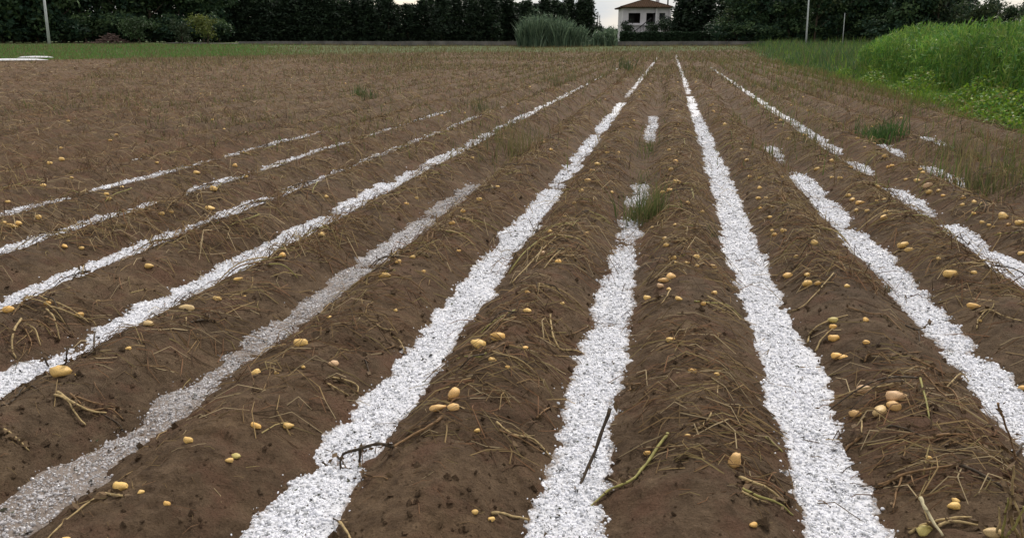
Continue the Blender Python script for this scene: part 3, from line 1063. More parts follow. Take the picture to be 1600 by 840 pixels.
pole('concrete_pole', 76, 80.5, 111, 7.4, 0.15, M_pole, 'pale leaning concrete pole on the grass at the far left')
pole('utility_pole', 923, 923, 138, 10.5, 0.16, M_wood, 'dark utility pole at the end of the conifer row', True)
pole('utility_pole', 933, 933, 142, 6.4, 0.09, M_wood, 'thin dark post between the utility pole and the house')
pole('utility_pole', 936, 936, 146, 6.0, 0.07, M_wood, 'thinnest post just left of the house')
pole('utility_pole', 1041, 1040, 158, 11.5, 0.16, M_wood, 'dark utility pole rising behind the right corner of the house', True)
pole('concrete_pole', 1260, 1257, 106, 6.4, 0.11, M_pole, 'pale pole in front of the mixed trees right of the house')
pole('concrete_pole', 1317, 1315, 108, 4.8, 0.055, M_pole, 'thin pale leaning post beside the tall green crop')

# ------------------------------------------------------------------ grass, crop and weeds
def field_of_blades(name, label, cat, n, sampler, h, w, lean, cols, seed, mat=M_grass, spread=0.3, seg=2, kind='stuff', zf=None, var=None, wf=None):
    r = np.random.default_rng(seed)
    x, y = sampler(r, n)
    z = (ground_z(x, y) if zf is None else zf(x, y)) - 0.01
    hh = r.uniform(h[0], h[1], len(x))
    if var is not None: hh = hh * var(x, y)
    ww = r.uniform(w[0], w[1], len(x)) * (1 if wf is None else wf(y))
    V, F, T = blades(x, y, z, hh, ww, r.uniform(lean[0], lean[1], len(x)), tints(len(x), cols, r, spread), seg, seed + 1)
    o = mesh_obj(name, np_mesh(name, V, F, mat, False, {'tint': T}))
    return tag(o, label, cat, None, kind)


CROP = [(0.115, 0.235, 0.034), (0.085, 0.195, 0.036), (0.165, 0.285, 0.045), (0.065, 0.16, 0.040), (0.19, 0.26, 0.06)]
BRIGHT = [(0.20, 0.33, 0.025), (0.16, 0.29, 0.022), (0.24, 0.33, 0.035)]


def crop_sampler(r, n):
    y = 7 + 27.5 * r.random(n) ** 0.8
    x = right_edge(y) + 0.75 + 9.0 * r.random(n) ** 1.6 + 0.35 * vnoise(y * 0.7, y * 0.1, 50)
    return x, y


def crop_h(x, y):
    e = np.clip((x - right_edge(y) - 0.7) / 0.8, 0, 1)
    return (0.72 + 0.28 * e) * (0.95 + 0.1 * vnoise(x * 0.6, y * 0.6, 51)) * (1 - 0.15 * sstep(32, 34.5, y))


# tall stand: stems carrying narrow leaves
r = np.random.default_rng(61)
n = 7500
cx, cy = crop_sampler(r, n)
ch_ = r.uniform(1.6, 1.95, n) * crop_h(cx, cy)
cz = ground_z(cx, cy)
V1, F1, T1 = blades(cx, cy, cz, ch_, np.full(n, 0.012), r.uniform(0.02, 0.12, n), tints(n, CROP, r), 2, 62)
per = 17
lx = np.repeat(cx, per); ly = np.repeat(cy, per); lz0 = np.repeat(cz, per); lh = np.repeat(ch_, per)
tf = r.random(n * per) ** 0.8
patch = np.repeat(0.75 + 0.6 * vnoise(cx * 0.8, cy * 0.5, 63), per)
lt = tints(n * per, CROP, r, 0.3); lt[:, :3] *= patch[:, None]
lpts = np.stack([lx + r.normal(0, 0.07, n * per), ly + r.normal(0, 0.07, n * per), lz0 + lh * (0.12 + 0.88 * tf)], 1)
V2, F2, T2 = leaf_quads(lpts, np.full(n * per, 0.105), r, lt, -1.2, 1.0, 0.13)
V = np.concatenate([V1, V2]); F = [F1, F2 + len(V1)]; T = np.concatenate([T1, T2])
tag(mesh_obj('tall_crop', np_mesh('tall_crop', V, F, M_grass, False, {'tint': T})), 'tall dense green crop standing along the right edge of the field', 'crop', None, 'stuff')


def verge_sampler(r, n):
    y = 5 + 30 * r.random(n) ** 1.3
    x = right_edge(y) - 0.30 + 1.5 * r.random(n) - 0.9 * np.clip(vnoise(y * 0.8, r.random(n) * 0.3, 78) - 0.45, 0, 1) * r.random(n)
    return x, y


field_of_blades('verge_grass', 'bright yellow-green grass verge at the foot of the tall crop', 'grass', 26000, verge_sampler, (0.08, 0.5), (0.008, 0.02), (0.1, 0.7), BRIGHT + CROP, 70,
                var=lambda x, y: (0.15 + 1.5 * vnoise(x * 1.6, y * 0.9, 71) ** 1.5) * np.clip((x - right_edge(y) + 0.6) / 0.9, 0.3, 1.3))


# leafy weeds of the verge, pressed against the crop
r = np.random.default_rng(171)
wx, wy = verge_sampler(r, 30000)
wx = wx + 0.25
wh = 0.75 * vnoise(wx * 1.4 + 7, wy * 0.8, 172) ** 1.3 * np.clip((wx - right_edge(wy) + 0.5) / 1.1, 0.15, 1.2)
wp = np.stack([wx, wy, ground_z(wx, wy) + 0.02 + wh * r.random(len(wx)) ** 0.6], 1)
V, F, T = leaf_quads(wp, np.full(len(wx), 0.042), r, tints(len(wx), BRIGHT + CROP + [(0.24, 0.22, 0.08)], r, 0.3), 0.2, 1.0, 0.5)
tag(mesh_obj('verge_weeds', np_mesh('verge_weeds', V, F, M_grass, False, {'tint': T})), 'leafy yellow-green weeds between the bare soil and the tall crop', 'weeds', None, 'stuff')


def lowcrop_sampler(r, n):
    y = 31 + 77 * r.random(n) ** 1.4
    x = right_edge(y) - 0.9 * r.random(n) + (3 + 0.28 * y) * r.random(n) ** 1.2
    return x, y


field_of_blades('low_crop', 'lower green growth beyond the tall crop toward the mixed trees', 'crop', 25000, lowcrop_sampler, (0.4, 1.15), (0.03, 0.08), (0.05, 0.6), [(0.065, 0.13, 0.04), (0.05, 0.105, 0.04), (0.09, 0.15, 0.045), (0.14, 0.22, 0.035), (0.13, 0.13, 0.06)], 72,
                var=lambda x, y: (0.25 + 1.3 * vnoise(x * 0.35, y * 0.22, 73)) * np.clip((x - right_edge(y)) / 2.2 + 0.25, 0.2, 1))


def left_sampler(r, n):
    d = 58 + 52 * r.random(n)
    px = -120 + 620 * r.random(n)
    a = np.arctan((px - 800) / FOCAL * math.cos(PITCH)) - YAW
    x, y = np.sin(a) * d, np.cos(a) * d
    ok = ~in_field(x + 0.5, y + 4 * r.random(n) ** 2 * vnoise(x * 0.4, y * 0.2, 83) * 3 - 0) & (r.random(n) < 1.15 - sstep(330, 470, px))
    return x[ok], y[ok]


field_of_blades('meadow_grass', 'green meadow grass beyond the left side of the field', 'grass', 42000, left_sampler, (0.12, 0.32), (0.03, 0.07), (0.1, 0.6), [(0.095, 0.23, 0.04), (0.075, 0.19, 0.04), (0.13, 0.21, 0.055)], 74)


def bank_sampler(r, n):
    px = -60 + 1260 * r.random(n)
    a = np.arctan((px - 800) / FOCAL * math.cos(PITCH)) - YAW
    d = 48 + 62 * r.random(n) ** 0.8
    x, y = np.sin(a) * d, np.cos(a) * d
    ok = (y > far_edge(x) - 26 * r.random(n) ** 2.2 * (0.3 + vnoise(x * 0.3, y * 0.15, 79)))
    return x[ok], y[ok]


field_of_blades('bank_weeds', 'rough olive weeds along the far end of the rows', 'weeds', 45000, bank_sampler, (0.10, 0.45), (0.02, 0.06), (0.1, 0.6), [(0.17, 0.14, 0.06), (0.12, 0.13, 0.045), (0.20, 0.15, 0.08), (0.15, 0.11, 0.06)], 76)

# thin weeds scattered through the far part of the field
WEED = [(0.20, 0.165, 0.07), (0.14, 0.145, 0.05), (0.26, 0.20, 0.11), (0.10, 0.125, 0.04), (0.16, 0.10, 0.06), (0.09, 0.06, 0.04)]


def weed_sampler(r, n):
    y = np.exp(r.uniform(math.log(9), math.log(86), n))
    x = r.uniform(-1, 1, n) * 0.5 * (0.9 * y + 6) - 0.24 * y - 1
    p = vnoise(x * 0.22, y * 0.12, 80) ** 1.6 * sstep(8, 40, y) * (0.8 + 1.2 * sstep(35, 80, y)) + 0.35 * vnoise(x * 0.8, y * 0.4, 81) ** 4
    ok = (r.random(n) < p * 1.5) & in_field(x, y)
    return x[ok], y[ok]


field_of_blades('field_weeds', 'thin yellow-green weeds scattered over the far half of the field', 'weeds', 150000, weed_sampler, (0.08, 0.28), (0.008, 0.02), (0.1, 0.8), WEED, 82, zf=soil,
                var=lambda x, y: 0.7 + y / 90, wf=lambda y: np.clip(y / 22, 1, 3.2))

def spill_sampler(r, n):
    y = np.exp(r.uniform(math.log(8), math.log(60), n))
    x = right_edge(y) - 4.3 * r.random(n) ** 1.6
    ok = r.random(n) < vnoise(x * 0.9, y * 0.35, 181) ** 2.4 * 0.9
    return x[ok], y[ok]


field_of_blades('ridge_weeds', 'olive weeds and dry stalks spilling from the verge over the right ridges', 'weeds', 22000, spill_sampler, (0.08, 0.42), (0.006, 0.013), (0.05, 0.6), [(0.16, 0.16, 0.05), (0.11, 0.15, 0.04), (0.24, 0.19, 0.09), (0.10, 0.16, 0.035), (0.18, 0.12, 0.06)], 182, zf=soil,
                wf=lambda y: np.clip(y / 14, 1, 3))

# single clumps that stand out
def clump(name, x, y, n, h, spread, wd, cols, label, seed, lean=(0.1, 0.6), sy=None, cat='weed', mat=M_grass):
    r = np.random.default_rng(seed)
    bx, by = r.normal(0, spread, n), r.normal(0, sy or spread, n)
    bz = soil(bx + x, by + y) - float(soil(x, y)) - 0.02
    V, F, T = blades(bx, by, bz, r.uniform(h * .4, h, n), r.uniform(wd * .6, wd, n), r.uniform(lean[0], lean[1], n), tints(n, cols, r), 3, seed + 1)
    o = empty(name, (x, y, float(soil(x, y))))
    mesh_obj('leaves', np_mesh('leaves', V, F, mat, False, {'tint': T}), o)
    return tag(o, label, cat)


TUFT = [(0.10, 0.135, 0.04), (0.14, 0.155, 0.06), (0.075, 0.105, 0.032), (0.2, 0.17, 0.08)]
clump('grass_tuft', -0.12, 6.45, 240, 0.40, 0.085, 0.010, TUFT, 'green grass tuft growing in the narrow hail strip', 501, (0.05, 0.55), 0.12)
clump('grass_tuft', -0.22, 8.4, 60, 0.18, 0.06, 0.010, TUFT, 'small sparse grass tuft just beyond the green tuft in the narrow strip', 502, sy=0.4)
clump('grass_tuft', -0.20, 11.0, 70, 0.24, 0.08, 0.012, TUFT, 'thin grass tuft farther up the narrow strip', 503, sy=0.5)
clump('weed_clump', 3.21, 12.5, 220, 0.42, 0.16, 0.02, [(0.06, 0.12, 0.03), (0.05, 0.10, 0.03)], 'leafy dark green weed clump on the right ridges', 504, sy=0.22)
clump('weed_clump', 3.20, 8.5, 190, 0.34, 0.15, 0.012, [(0.12, 0.125, 0.05), (0.17, 0.14, 0.07), (0.08, 0.10, 0.035)], 'tall dry weeds mixed with green near the right edge', 505, (0.02, 0.35), 0.25)
clump('dry_weed', 3.12, 8.9, 16, 0.85, 0.10, 0.010, [(0.2, 0.16, 0.08), (0.26, 0.2, 0.1)], 'few tall yellow stalks above the dry weeds near the right edge', 506, (0.0, 0.12))
clump('weed_clump', 3.45, 10.3, 120, 0.40, 0.18, 0.010, [(0.16, 0.14, 0.07), (0.12, 0.12, 0.05)], 'straw-coloured weed clump behind the tall dry weeds', 507, (0.02, 0.4), 0.4)
clump('weed_clump', -2.05, 10.4, 200, 0.48, 0.22, 0.012, [(0.15, 0.145, 0.055), (0.2, 0.16, 0.08), (0.11, 0.12, 0.045)], 'tall yellow-green weeds at the far end of the dirty grey strip', 508, (0.02, 0.45), 0.6)
clump('weed_clump', -7.7, 19.0, 120, 0.45, 0.28, 0.02, [(0.07, 0.11, 0.04), (0.09, 0.12, 0.04)], 'green weed clump alone in the left half of the field', 509, sy=0.3)
clump('weed_clump', -2.15, 41, 90, 0.9, 0.35, 0.04, [(0.06, 0.09, 0.035), (0.09, 0.1, 0.04)], 'dark weed clump beside the far end of the long clean strip', 510, sy=0.6)
clump('weed_clump', -3.8, 26.8, 120, 0.55, 0.35, 0.02, [(0.13, 0.13, 0.055), (0.09, 0.11, 0.04)], 'olive weed clump left of the long clean strip far off', 511, sy=0.7)
clump('weed_clump', 1.93, 11.0, 110, 0.42, 0.22, 0.010, [(0.17, 0.15, 0.07), (0.12, 0.12, 0.05)], 'thin olive weeds standing at the far end of the patchy strip', 512, (0.02, 0.4), 0.7)
clump('weed_clump', -3.85, 16.2, 80, 0.4, 0.15, 0.014, [(0.07, 0.10, 0.04), (0.12, 0.12, 0.05)], 'green weed tuft beside the long clean strip at mid distance', 513, sy=0.3)
clump('weed_clump', 1.28, 2.05, 60, 0.10, 0.05, 0.006, [(0.12, 0.14, 0.05), (0.2, 0.17, 0.08)], 'low green sprigs under the dry upright straws in the corner', 514)
clump('weed_clump', 0.41, 5.9, 60, 0.07, 0.02, 0.006, [(0.06, 0.09, 0.03)], 'tiny dark green sprig on the left edge of the widest strip', 515, sy=0.12)
clump('weed_clump', 1.42, 4.9, 50, 0.06, 0.02, 0.006, [(0.06, 0.08, 0.03)], 'tiny green sprig on the edge of the patchy strip', 516, sy=0.06)

# far left hail patches on the meadow edge
for j, (px, d, ln, wd) in enumerate([(8, 64.5, 5.0, 1.0), (50, 71, 2.4, 0.7)]):
    x, y = spot(px, d)
    r = np.random.default_rng(90 + j)
    th = np.linspace(0, 2 * np.pi, 40, endpoint=False)
    R = 1 + 0.25 * (vnoise(np.cos(th) * 2 + 5, np.sin(th) * 2 + j * 9, 91) - .5)
    ring = np.stack([ln / 2 * R * np.cos(th), wd / 2 * R * np.sin(th), np.zeros(40)], 1)
    V = np.concatenate([ring, ring * 0.7 + [0, 0, 0.09], [[0, 0, 0.12]]])
    V[:, 2] += 0.05
    F4 = np.array([(i, (i + 1) % 40, 40 + (i + 1) % 40, 40 + i) for i in range(40)])
    F3 = np.array([(40 + i, 40 + (i + 1) % 40, 80) for i in range(40)])
    o = mesh_obj('hail_patch', np_mesh('hail_patch', V, [F4, F3], M_hail, True, {'dirt': np.zeros(81)}))
    o.location = (x, y, float(ground_z(x, y)) + 0.12)
    o.rotation_euler = (0, 0, YAW + 0.35)
    tag(o, ['longer white hail patch at the left edge where field meets meadow', 'shorter white hail patch on the meadow behind the longer one'][j], 'hail patch')

# ------------------------------------------------------------------ potatoes
POTATOES = [  # x, y, length, ridge (0 = right of the widest strip), tint, label
 (-2.44,2.52,0.081,-4,'y','big oval yellow potato at the hail edge with dark sticks behind it'),
 (-2.43,3.08,0.075,-4,'t','pale flat potato touching the long clean strip above the dirty strip'),
 (-2.4,3.35,0.08,-4,'t','tan potato half caught in the edge of the long clean strip'),
 (-2.36,3.56,0.056,-4,'y','yellow potato just off the long clean strip, farther up than the tan one'),
 (-2.34,2.81,0.026,-4,'y',''),
 (-2.28,3.7,0.022,-4,'y',''),
 (-2.4,3.85,0.052,-4,'y','smaller potato pressed against the long clean strip farthest up its bare ridge'),
 (-3.2,3.3,0.041,-5,'y',''),
 (-3.3,3.15,0.08,-5,'y','long pale potato at the hail edge by the heap of arching stems'),
 (-2.36,2.52,0.022,-4,'y',''),
 (-3.04,3.33,0.041,-5,'y',''),
 (-1.64,1.84,0.047,-3,'y','round golden potato alone beside the dirty grey strip, a straw trailing below it'),
 (-1.56,2.09,0.035,-3,'y','small pale oval potato between the dirty grey strip and the pair of yellow potatoes'),
 (-1.39,2.1,0.033,-3,'g','greenish potato lying among dry stems below the pair of yellow potatoes'),
 (-1.39,2.06,0.026,-3,'y',''),
 (-1.42,2.29,0.052,-3,'y','longer of the two yellow potatoes side by side on bare soil'),
 (-1.61,1.57,0.033,-3,'y','potato cut off by the bottom edge beside the dirty grey strip'),
 (-1.44,1.79,0.024,-3,'y',''),
 (-1.55,1.82,0.022,-3,'y',''),
 (-1.59,4.1,0.076,-3,'y','long pale potato on the upper edge of the dirty grey strip'),
 (-1.61,3.04,0.066,-3,'y','thin yellow potato by the bend of the dirty grey strip'),
 (-1.68,2.76,0.044,-3,'y','small yellow potato against the right flank of the dirty grey strip'),
 (-1.39,2.91,0.046,-3,'p','pinkish potato with dry leaf bits on the ridge between dirty and big strips'),
 (-1.57,2.73,0.022,-3,'y',''),
 (-1.48,2.8,0.022,-3,'y',''),
 (-1.62,3.38,0.023,-3,'y',''),
 (-1.36,3.64,0.022,-3,'y',''),
 (-0.73,3.31,0.073,-2,'y','round bright yellow potato, the upper of two beside the big hail strip'),
 (-0.81,3.25,0.073,-2,'y','oval yellow potato, the lower of two beside the big hail strip'),
 (-0.69,3.02,0.037,-2,'y',''),
 (-0.77,2.66,0.061,-2,'o','upright orange potato at the back of the cluster by the big strip'),
 (-0.81,2.58,0.067,-2,'o','long orange potato lying in front of the cluster by the big strip'),
 (-0.74,2.56,0.049,-2,'o','squat orange potato at the base of the cluster by the big strip'),
 (-0.61,2.96,0.022,-2,'y',''),
 (-1.42,4.31,0.028,-3,'y',''),
 (-1.34,2.38,0.041,-3,'y','rounder of the two yellow potatoes side by side on bare soil'),
 (-0.61,2.41,0.022,-2,'y',''),
 (-0.51,1.97,0.022,-2,'y',''),
 (-0.46,1.98,0.022,-2,'y',''),
 (-0.71,4.0,0.032,-2,'y',''),
 (-0.65,3.66,0.043,-2,'y',''),
 (-0.5,3.9,0.028,-2,'y',''),
 (-0.58,3.21,0.033,-2,'y',''),
 (0.08,4.43,0.061,-1,'o','round orange potato at the top of the pile right of the narrow strip'),
 (0.04,4.4,0.065,-1,'o','long orange potato in the middle of the pile right of the narrow strip'),
 (0.02,4.33,0.041,-1,'p','pinkish potato at the foot of the pile right of the narrow strip'),
 (-0.05,4.25,0.045,-1,'y',''),
 (0.12,3.99,0.038,-1,'y',''),
 (0.25,3.96,0.031,-1,'y',''),
 (0.32,4.21,0.036,-1,'y',''),
 (0.08,3.48,0.049,-1,'y','single pale potato alone on the bare crest below the orange pile'),
 (0.17,3.07,0.035,-1,'y',''),
 (0.27,3.07,0.022,-1,'y',''),
 (0.07,4.24,0.026,-1,'y',''),
 (0.35,4.8,0.037,-1,'y',''),
 (-0.0,2.48,0.028,-1,'y',''),
 (0.29,2.37,0.058,-1,'o','upright orange potato with a brown hollow side by the widest strip'),
 (0.32,2.04,0.026,-1,'y',''),
 (0.14,2.53,0.022,-1,'y',''),
 (0.81,4.85,0.061,0,'y','yellow potato at the head of the loose row of five right of the widest strip'),
 (0.9,4.72,0.047,0,'y',''),
 (0.88,4.58,0.065,0,'y','flat yellow potato, lowest of the loose row of five right of the widest strip'),
 (0.93,4.54,0.041,0,'y',''),
 (1.07,4.45,0.033,0,'y',''),
 (0.9,3.93,0.049,0,'g','greenish potato highest of the column under the arched stems'),
 (0.89,3.87,0.039,0,'y',''),
 (0.87,3.74,0.054,0,'y','oval potato just below the arched stems'),
 (0.85,3.54,0.06,0,'y','larger half of the touching potato pair below the arched stems'),
 (0.87,3.52,0.045,0,'y','smaller half of the touching potato pair below the arched stems'),
 (0.98,3.59,0.033,0,'y',''),
 (0.88,3.15,0.064,0,'p','single oval brownish potato above the group of four'),
 (0.96,3.01,0.082,0,'p','large pinkish potato at the back of the group of four'),
 (0.94,2.95,0.055,0,'o','orange potato tucked under the pinkish one in the group of four'),
 (0.89,2.94,0.068,0,'t','plump tan potato in the middle of the group of four'),
 (0.81,2.98,0.046,0,'o','orange potato at the near end of the group of four'),
 (1.76,4.9,0.082,1,'y','yellow oval potato on the ridge beyond the patchy strip, topmost there'),
 (1.72,4.37,0.085,1,'y','long yellow potato with dry stems beside it on the ridge beyond the patchy strip'),
 (1.04,3.87,0.035,0,'y',''),
 (1.68,4.18,0.022,1,'y',''),
 (1.61,3.45,0.04,1,'y',''),
 (0.94,2.55,0.035,0,'y','small cream potato alone on the front ridge near the long brown stem'),
 (0.95,2.29,0.026,0,'y','small pale potato resting just above a larger one near the bottom corner'),
 (0.93,2.25,0.035,0,'y','round potato under the small pale one near the bottom corner'),
 (0.83,2.17,0.054,0,'g','yellow green potato under the stout pale stem at the bottom edge'),
 (0.98,2.1,0.051,0,'t','tan potato at the bottom edge beside the dry upright straws'),
 (-5.83,5.78,0.047,-8,'y',''),
 (-4.97,4.92,0.08,-7,'y',''),
 (-4.96,4.98,0.061,-7,'y',''),
 (-4.96,5.18,0.063,-7,'y',''),
 (-5.04,4.92,0.045,-7,'y',''),
 (-5.94,6.71,0.053,-8,'y',''),
 (-5.96,6.35,0.057,-8,'y',''),
 (-6.91,7.7,0.075,-9,'y',''),
 (-7.78,8.69,0.05,-10,'y',''),
 (-6.88,7.48,0.059,-9,'y',''),
 (-4.99,6.02,0.041,-7,'y',''),
 (-4.93,5.97,0.052,-7,'y',''),
 (-3.14,4.06,0.056,-5,'y',''),
 (-4.05,5.48,0.053,-6,'y',''),
 (-4.02,5.56,0.043,-6,'y',''),
 (-4.96,7.38,0.069,-7,'y',''),
 (-4.13,6.38,0.078,-6,'y',''),
 (-3.93,5.98,0.08,-6,'y',''),
 (-5.86,7.97,0.045,-8,'y',''),
 (-4.92,8.08,0.067,-7,'y',''),
 (-5.06,6.32,0.049,-7,'y',''),
 (-4.06,4.42,0.049,-6,'y',''),
 (-3.99,4.49,0.036,-6,'y',''),
 (-6.89,11.12,0.051,-9,'y',''),
 (-10.3,11.77,0.056,-13,'y',''),
 (-4.25,7.16,0.04,-6,'y',''),
 (-8.46,10.62,0.06,-11,'y',''),
 (-7.71,9.54,0.054,-10,'y',''),
 (-1.57,6.39,0.051,-3,'y',''),
 (-1.55,7.05,0.043,-3,'y',''),
 (-1.6,5.95,0.047,-3,'y',''),
 (-2.23,6.36,0.046,-4,'y',''),
 (-2.23,6.65,0.036,-4,'y',''),
 (-2.4,4.99,0.056,-4,'y',''),
 (-1.62,4.42,0.041,-3,'y',''),
 (-1.55,4.5,0.037,-3,'y',''),
 (-1.42,4.33,0.024,-3,'y',''),
 (-1.36,4.92,0.036,-3,'y',''),
 (-1.56,5.47,0.049,-3,'y',''),
 (-3.09,6.57,0.042,-5,'y',''),
 (-2.29,9.0,0.055,-4,'y',''),
 (-2.41,4.41,0.05,-4,'y',''),
 (-0.73,8.56,0.065,-2,'y',''),
 (-0.73,7.56,0.09,-2,'y','long yellow potato high on the ridge left of the green grass tuft'),
 (-0.75,7.09,0.048,-2,'y',''),
 (-0.73,6.39,0.038,-2,'y',''),
 (0.08,8.43,0.056,-1,'y',''),
 (0.07,7.34,0.061,-1,'y',''),
 (0.22,6.61,0.044,-1,'y',''),
 (0.34,6.43,0.037,-1,'y',''),
 (0.04,5.47,0.042,-1,'y',''),
 (0.05,5.26,0.045,-1,'y',''),
 (-0.06,6.04,0.031,-1,'y',''),
 (0.11,5.78,0.029,-1,'y',''),
 (0.09,4.88,0.05,-1,'y',''),
 (0.24,4.91,0.046,-1,'y',''),
 (0.18,4.72,0.032,-1,'y',''),
 (0.24,4.69,0.032,-1,'y',''),
 (0.34,4.8,0.037,-1,'y',''),
 (0.11,4.74,0.024,-1,'y',''),
 (-0.75,4.82,0.055,-2,'p','reddish potato among matted stems by the big strip'),
 (-0.62,4.6,0.045,-2,'y',''),
 (-0.8,5.44,0.038,-2,'y',''),
 (-0.53,5.52,0.029,-2,'y',''),
 (-0.75,5.91,0.031,-2,'y',''),
 (0.91,8.38,0.054,0,'y',''),
 (0.93,7.66,0.05,0,'y',''),
 (0.88,7.28,0.048,0,'y',''),
 (0.93,7.12,0.041,0,'y',''),
 (0.85,6.83,0.034,0,'y',''),
 (0.88,6.4,0.042,0,'y',''),
 (0.96,9.38,0.061,0,'y',''),
 (0.99,8.72,0.042,0,'y',''),
 (0.97,10.22,0.049,0,'y',''),
 (0.97,13.42,0.065,0,'y',''),
 (0.15,12.63,0.051,-1,'y',''),
 (0.06,10.16,0.05,-1,'y',''),
 (0.94,6.75,0.033,0,'y',''),
 (0.91,5.85,0.048,0,'y',''),
 (0.85,5.86,0.043,0,'y',''),
 (0.85,6.0,0.03,0,'y',''),
 (1.06,5.45,0.053,0,'y',''),
 (0.9,5.16,0.03,0,'y',''),
 (1.75,8.48,0.054,1,'y',''),
 (1.78,8.25,0.053,1,'y',''),
 (1.73,7.59,0.048,1,'y',''),
 (1.73,7.41,0.053,1,'y',''),
 (1.75,7.21,0.081,1,'y',''),
 (1.68,7.01,0.045,1,'y',''),
 (1.73,6.86,0.044,1,'y',''),
 (1.83,6.68,0.043,1,'y',''),
 (1.83,6.55,0.036,1,'y',''),
 (1.87,7.14,0.04,1,'y',''),
 (1.76,6.45,0.072,1,'y',''),
 (1.72,5.74,0.101,1,'y','long stick-like yellow potato with a pale one under its end'),
 (1.73,5.63,0.059,1,'y',''),
 (2.58,8.47,0.066,2,'y',''),
 (2.57,8.11,0.101,2,'p','peach coloured potato, biggest of the cluster beside the tall dry weeds'),
 (2.54,7.94,0.068,2,'y',''),
 (2.6,7.87,0.049,2,'y',''),
 (2.57,7.64,0.042,2,'y',''),
 (2.58,7.18,0.045,2,'y',''),
 (2.58,6.9,0.043,2,'y',''),
 (2.55,6.62,0.047,2,'y',''),
 (2.56,6.52,0.031,2,'y',''),
 (2.58,6.48,0.03,2,'y',''),
 (2.63,6.35,0.034,2,'y',''),
 (2.68,6.59,0.082,2,'y',''),
 (2.69,6.32,0.073,2,'y',''),
 (2.54,6.26,0.029,2,'y',''),
 (2.67,7.18,0.045,2,'y',''),
 (2.69,7.1,0.033,2,'y',''),
 (1.79,5.22,0.029,1,'y',''),
 (2.5,5.75,0.054,2,'y',''),
 (1.87,4.85,0.035,1,'y',''),
 (2.55,9.45,0.052,2,'y',''),
 (4.27,15.45,0.059,4,'y',''),
 (2.64,9.99,0.078,2,'y',''),
 (1.73,9.22,0.073,1,'y',''),
]

TINT = {'y': (0.75, 0.49, 0.155), 'o': (0.70, 0.43, 0.16), 'p': (0.60, 0.39, 0.21), 't': (0.60, 0.43, 0.20), 'g': (0.60, 0.50, 0.16)}
RIDGES = {0: 'on the ridge between widest and patchy strips', -1: 'on the ridge between narrow and widest strips',
          -2: 'on the ridge between big broken and narrow strips', -3: 'on the ridge between dirty grey and big broken strips',
          -4: 'on the ridge between long clean and dirty grey strips', -5: 'on the ridge above the long clean strip',
          1: 'on the ridge just beyond the patchy strip', 2: 'on the last bare ridge before the tall dry weeds'}


def potato_mesh(seed):
    r = random.Random(seed)
    nu, nv = 16, 10
    el = r.uniform(0.66, 0.82); fl = r.uniform(0.56, 0.68); bend = r.uniform(-.12, .12); tap = r.uniform(-.2, .2)
    V = [(-0.5, 0, 0)]
    for i in range(1, nv):
        a = math.pi * i / nv
        for k in range(nu):
            b = 2 * math.pi * k / nu
            x, y, z = -math.cos(a), math.sin(a) * math.cos(b), math.sin(a) * math.sin(b)
            lump = 1 + 0.19 * (float(vnoise(x * 1.6 + seed * 7, y * 1.6 + z * 2.3, 100 + seed)) - .5) * 2
            eye = 1 - 0.13 * max(0, float(vnoise(x * 4.2 + seed, y * 4.2 + z * 3, 120 + seed)) - .72) / .28
            w = (1 + tap * x) * lump * eye
            V.append((0.5 * x * lump, 0.5 * el * y * w + bend * (x * x - .4), 0.5 * fl * z * w))
    V.append((0.5, 0, 0))
    F = []
    for k in range(nu):
        F.append((0, 1 + (k + 1) % nu, 1 + k))
        F.append((len(V) - 1, 1 + (nv - 2) * nu + k, 1 + (nv - 2) * nu + (k + 1) % nu))
    for i in range(nv - 2):
        for k in range(nu):
            k2 = (k + 1) % nu
            F.append((1 + i * nu + k, 1 + i * nu + k2, 1 + (i + 1) * nu + k2, 1 + (i + 1) * nu + k))
    mb = MB(); mb.v = V; mb.f = F
    return mb.mesh('potato', M_potato, True)


pot_meshes = [potato_mesh(s) for s in range(8)]
rp = random.Random(11)
UP = {'upright orange potato at the back of the cluster by the big strip', 'upright orange potato with a brown hollow side by the widest strip'}
far_pots = []
rf_ = np.random.default_rng(15)
while len(far_pots) < 95:                               # specks farther up the rows
    y = float(np.exp(rf_.uniform(math.log(7), math.log(30))))
    x = float(rf_.uniform(-0.75 * y - 2, 3.4)) if len(far_pots) < 40 else float(rf_.uniform(-0.8, 3.6))
    if profile(x, y) > 0.09 and vnoise(x * 1.1, y * 0.9, 99) > 0.45:
        far_pots.append((x, y, float(rf_.uniform(0.035, 0.065)), int(np.searchsorted(FX, x)) - int(np.searchsorted(FX, 0.611)), 'y', ''))
RANK = {}
for rg in RIDGES:                                       # counted from the camera up each ridge
    for k, p in enumerate(sorted((p for p in POTATOES + far_pots if p[3] == rg and not p[5] and p[1] <= 8), key=lambda p: p[1])):
        RANK[(p[0], p[1])] = k + 1
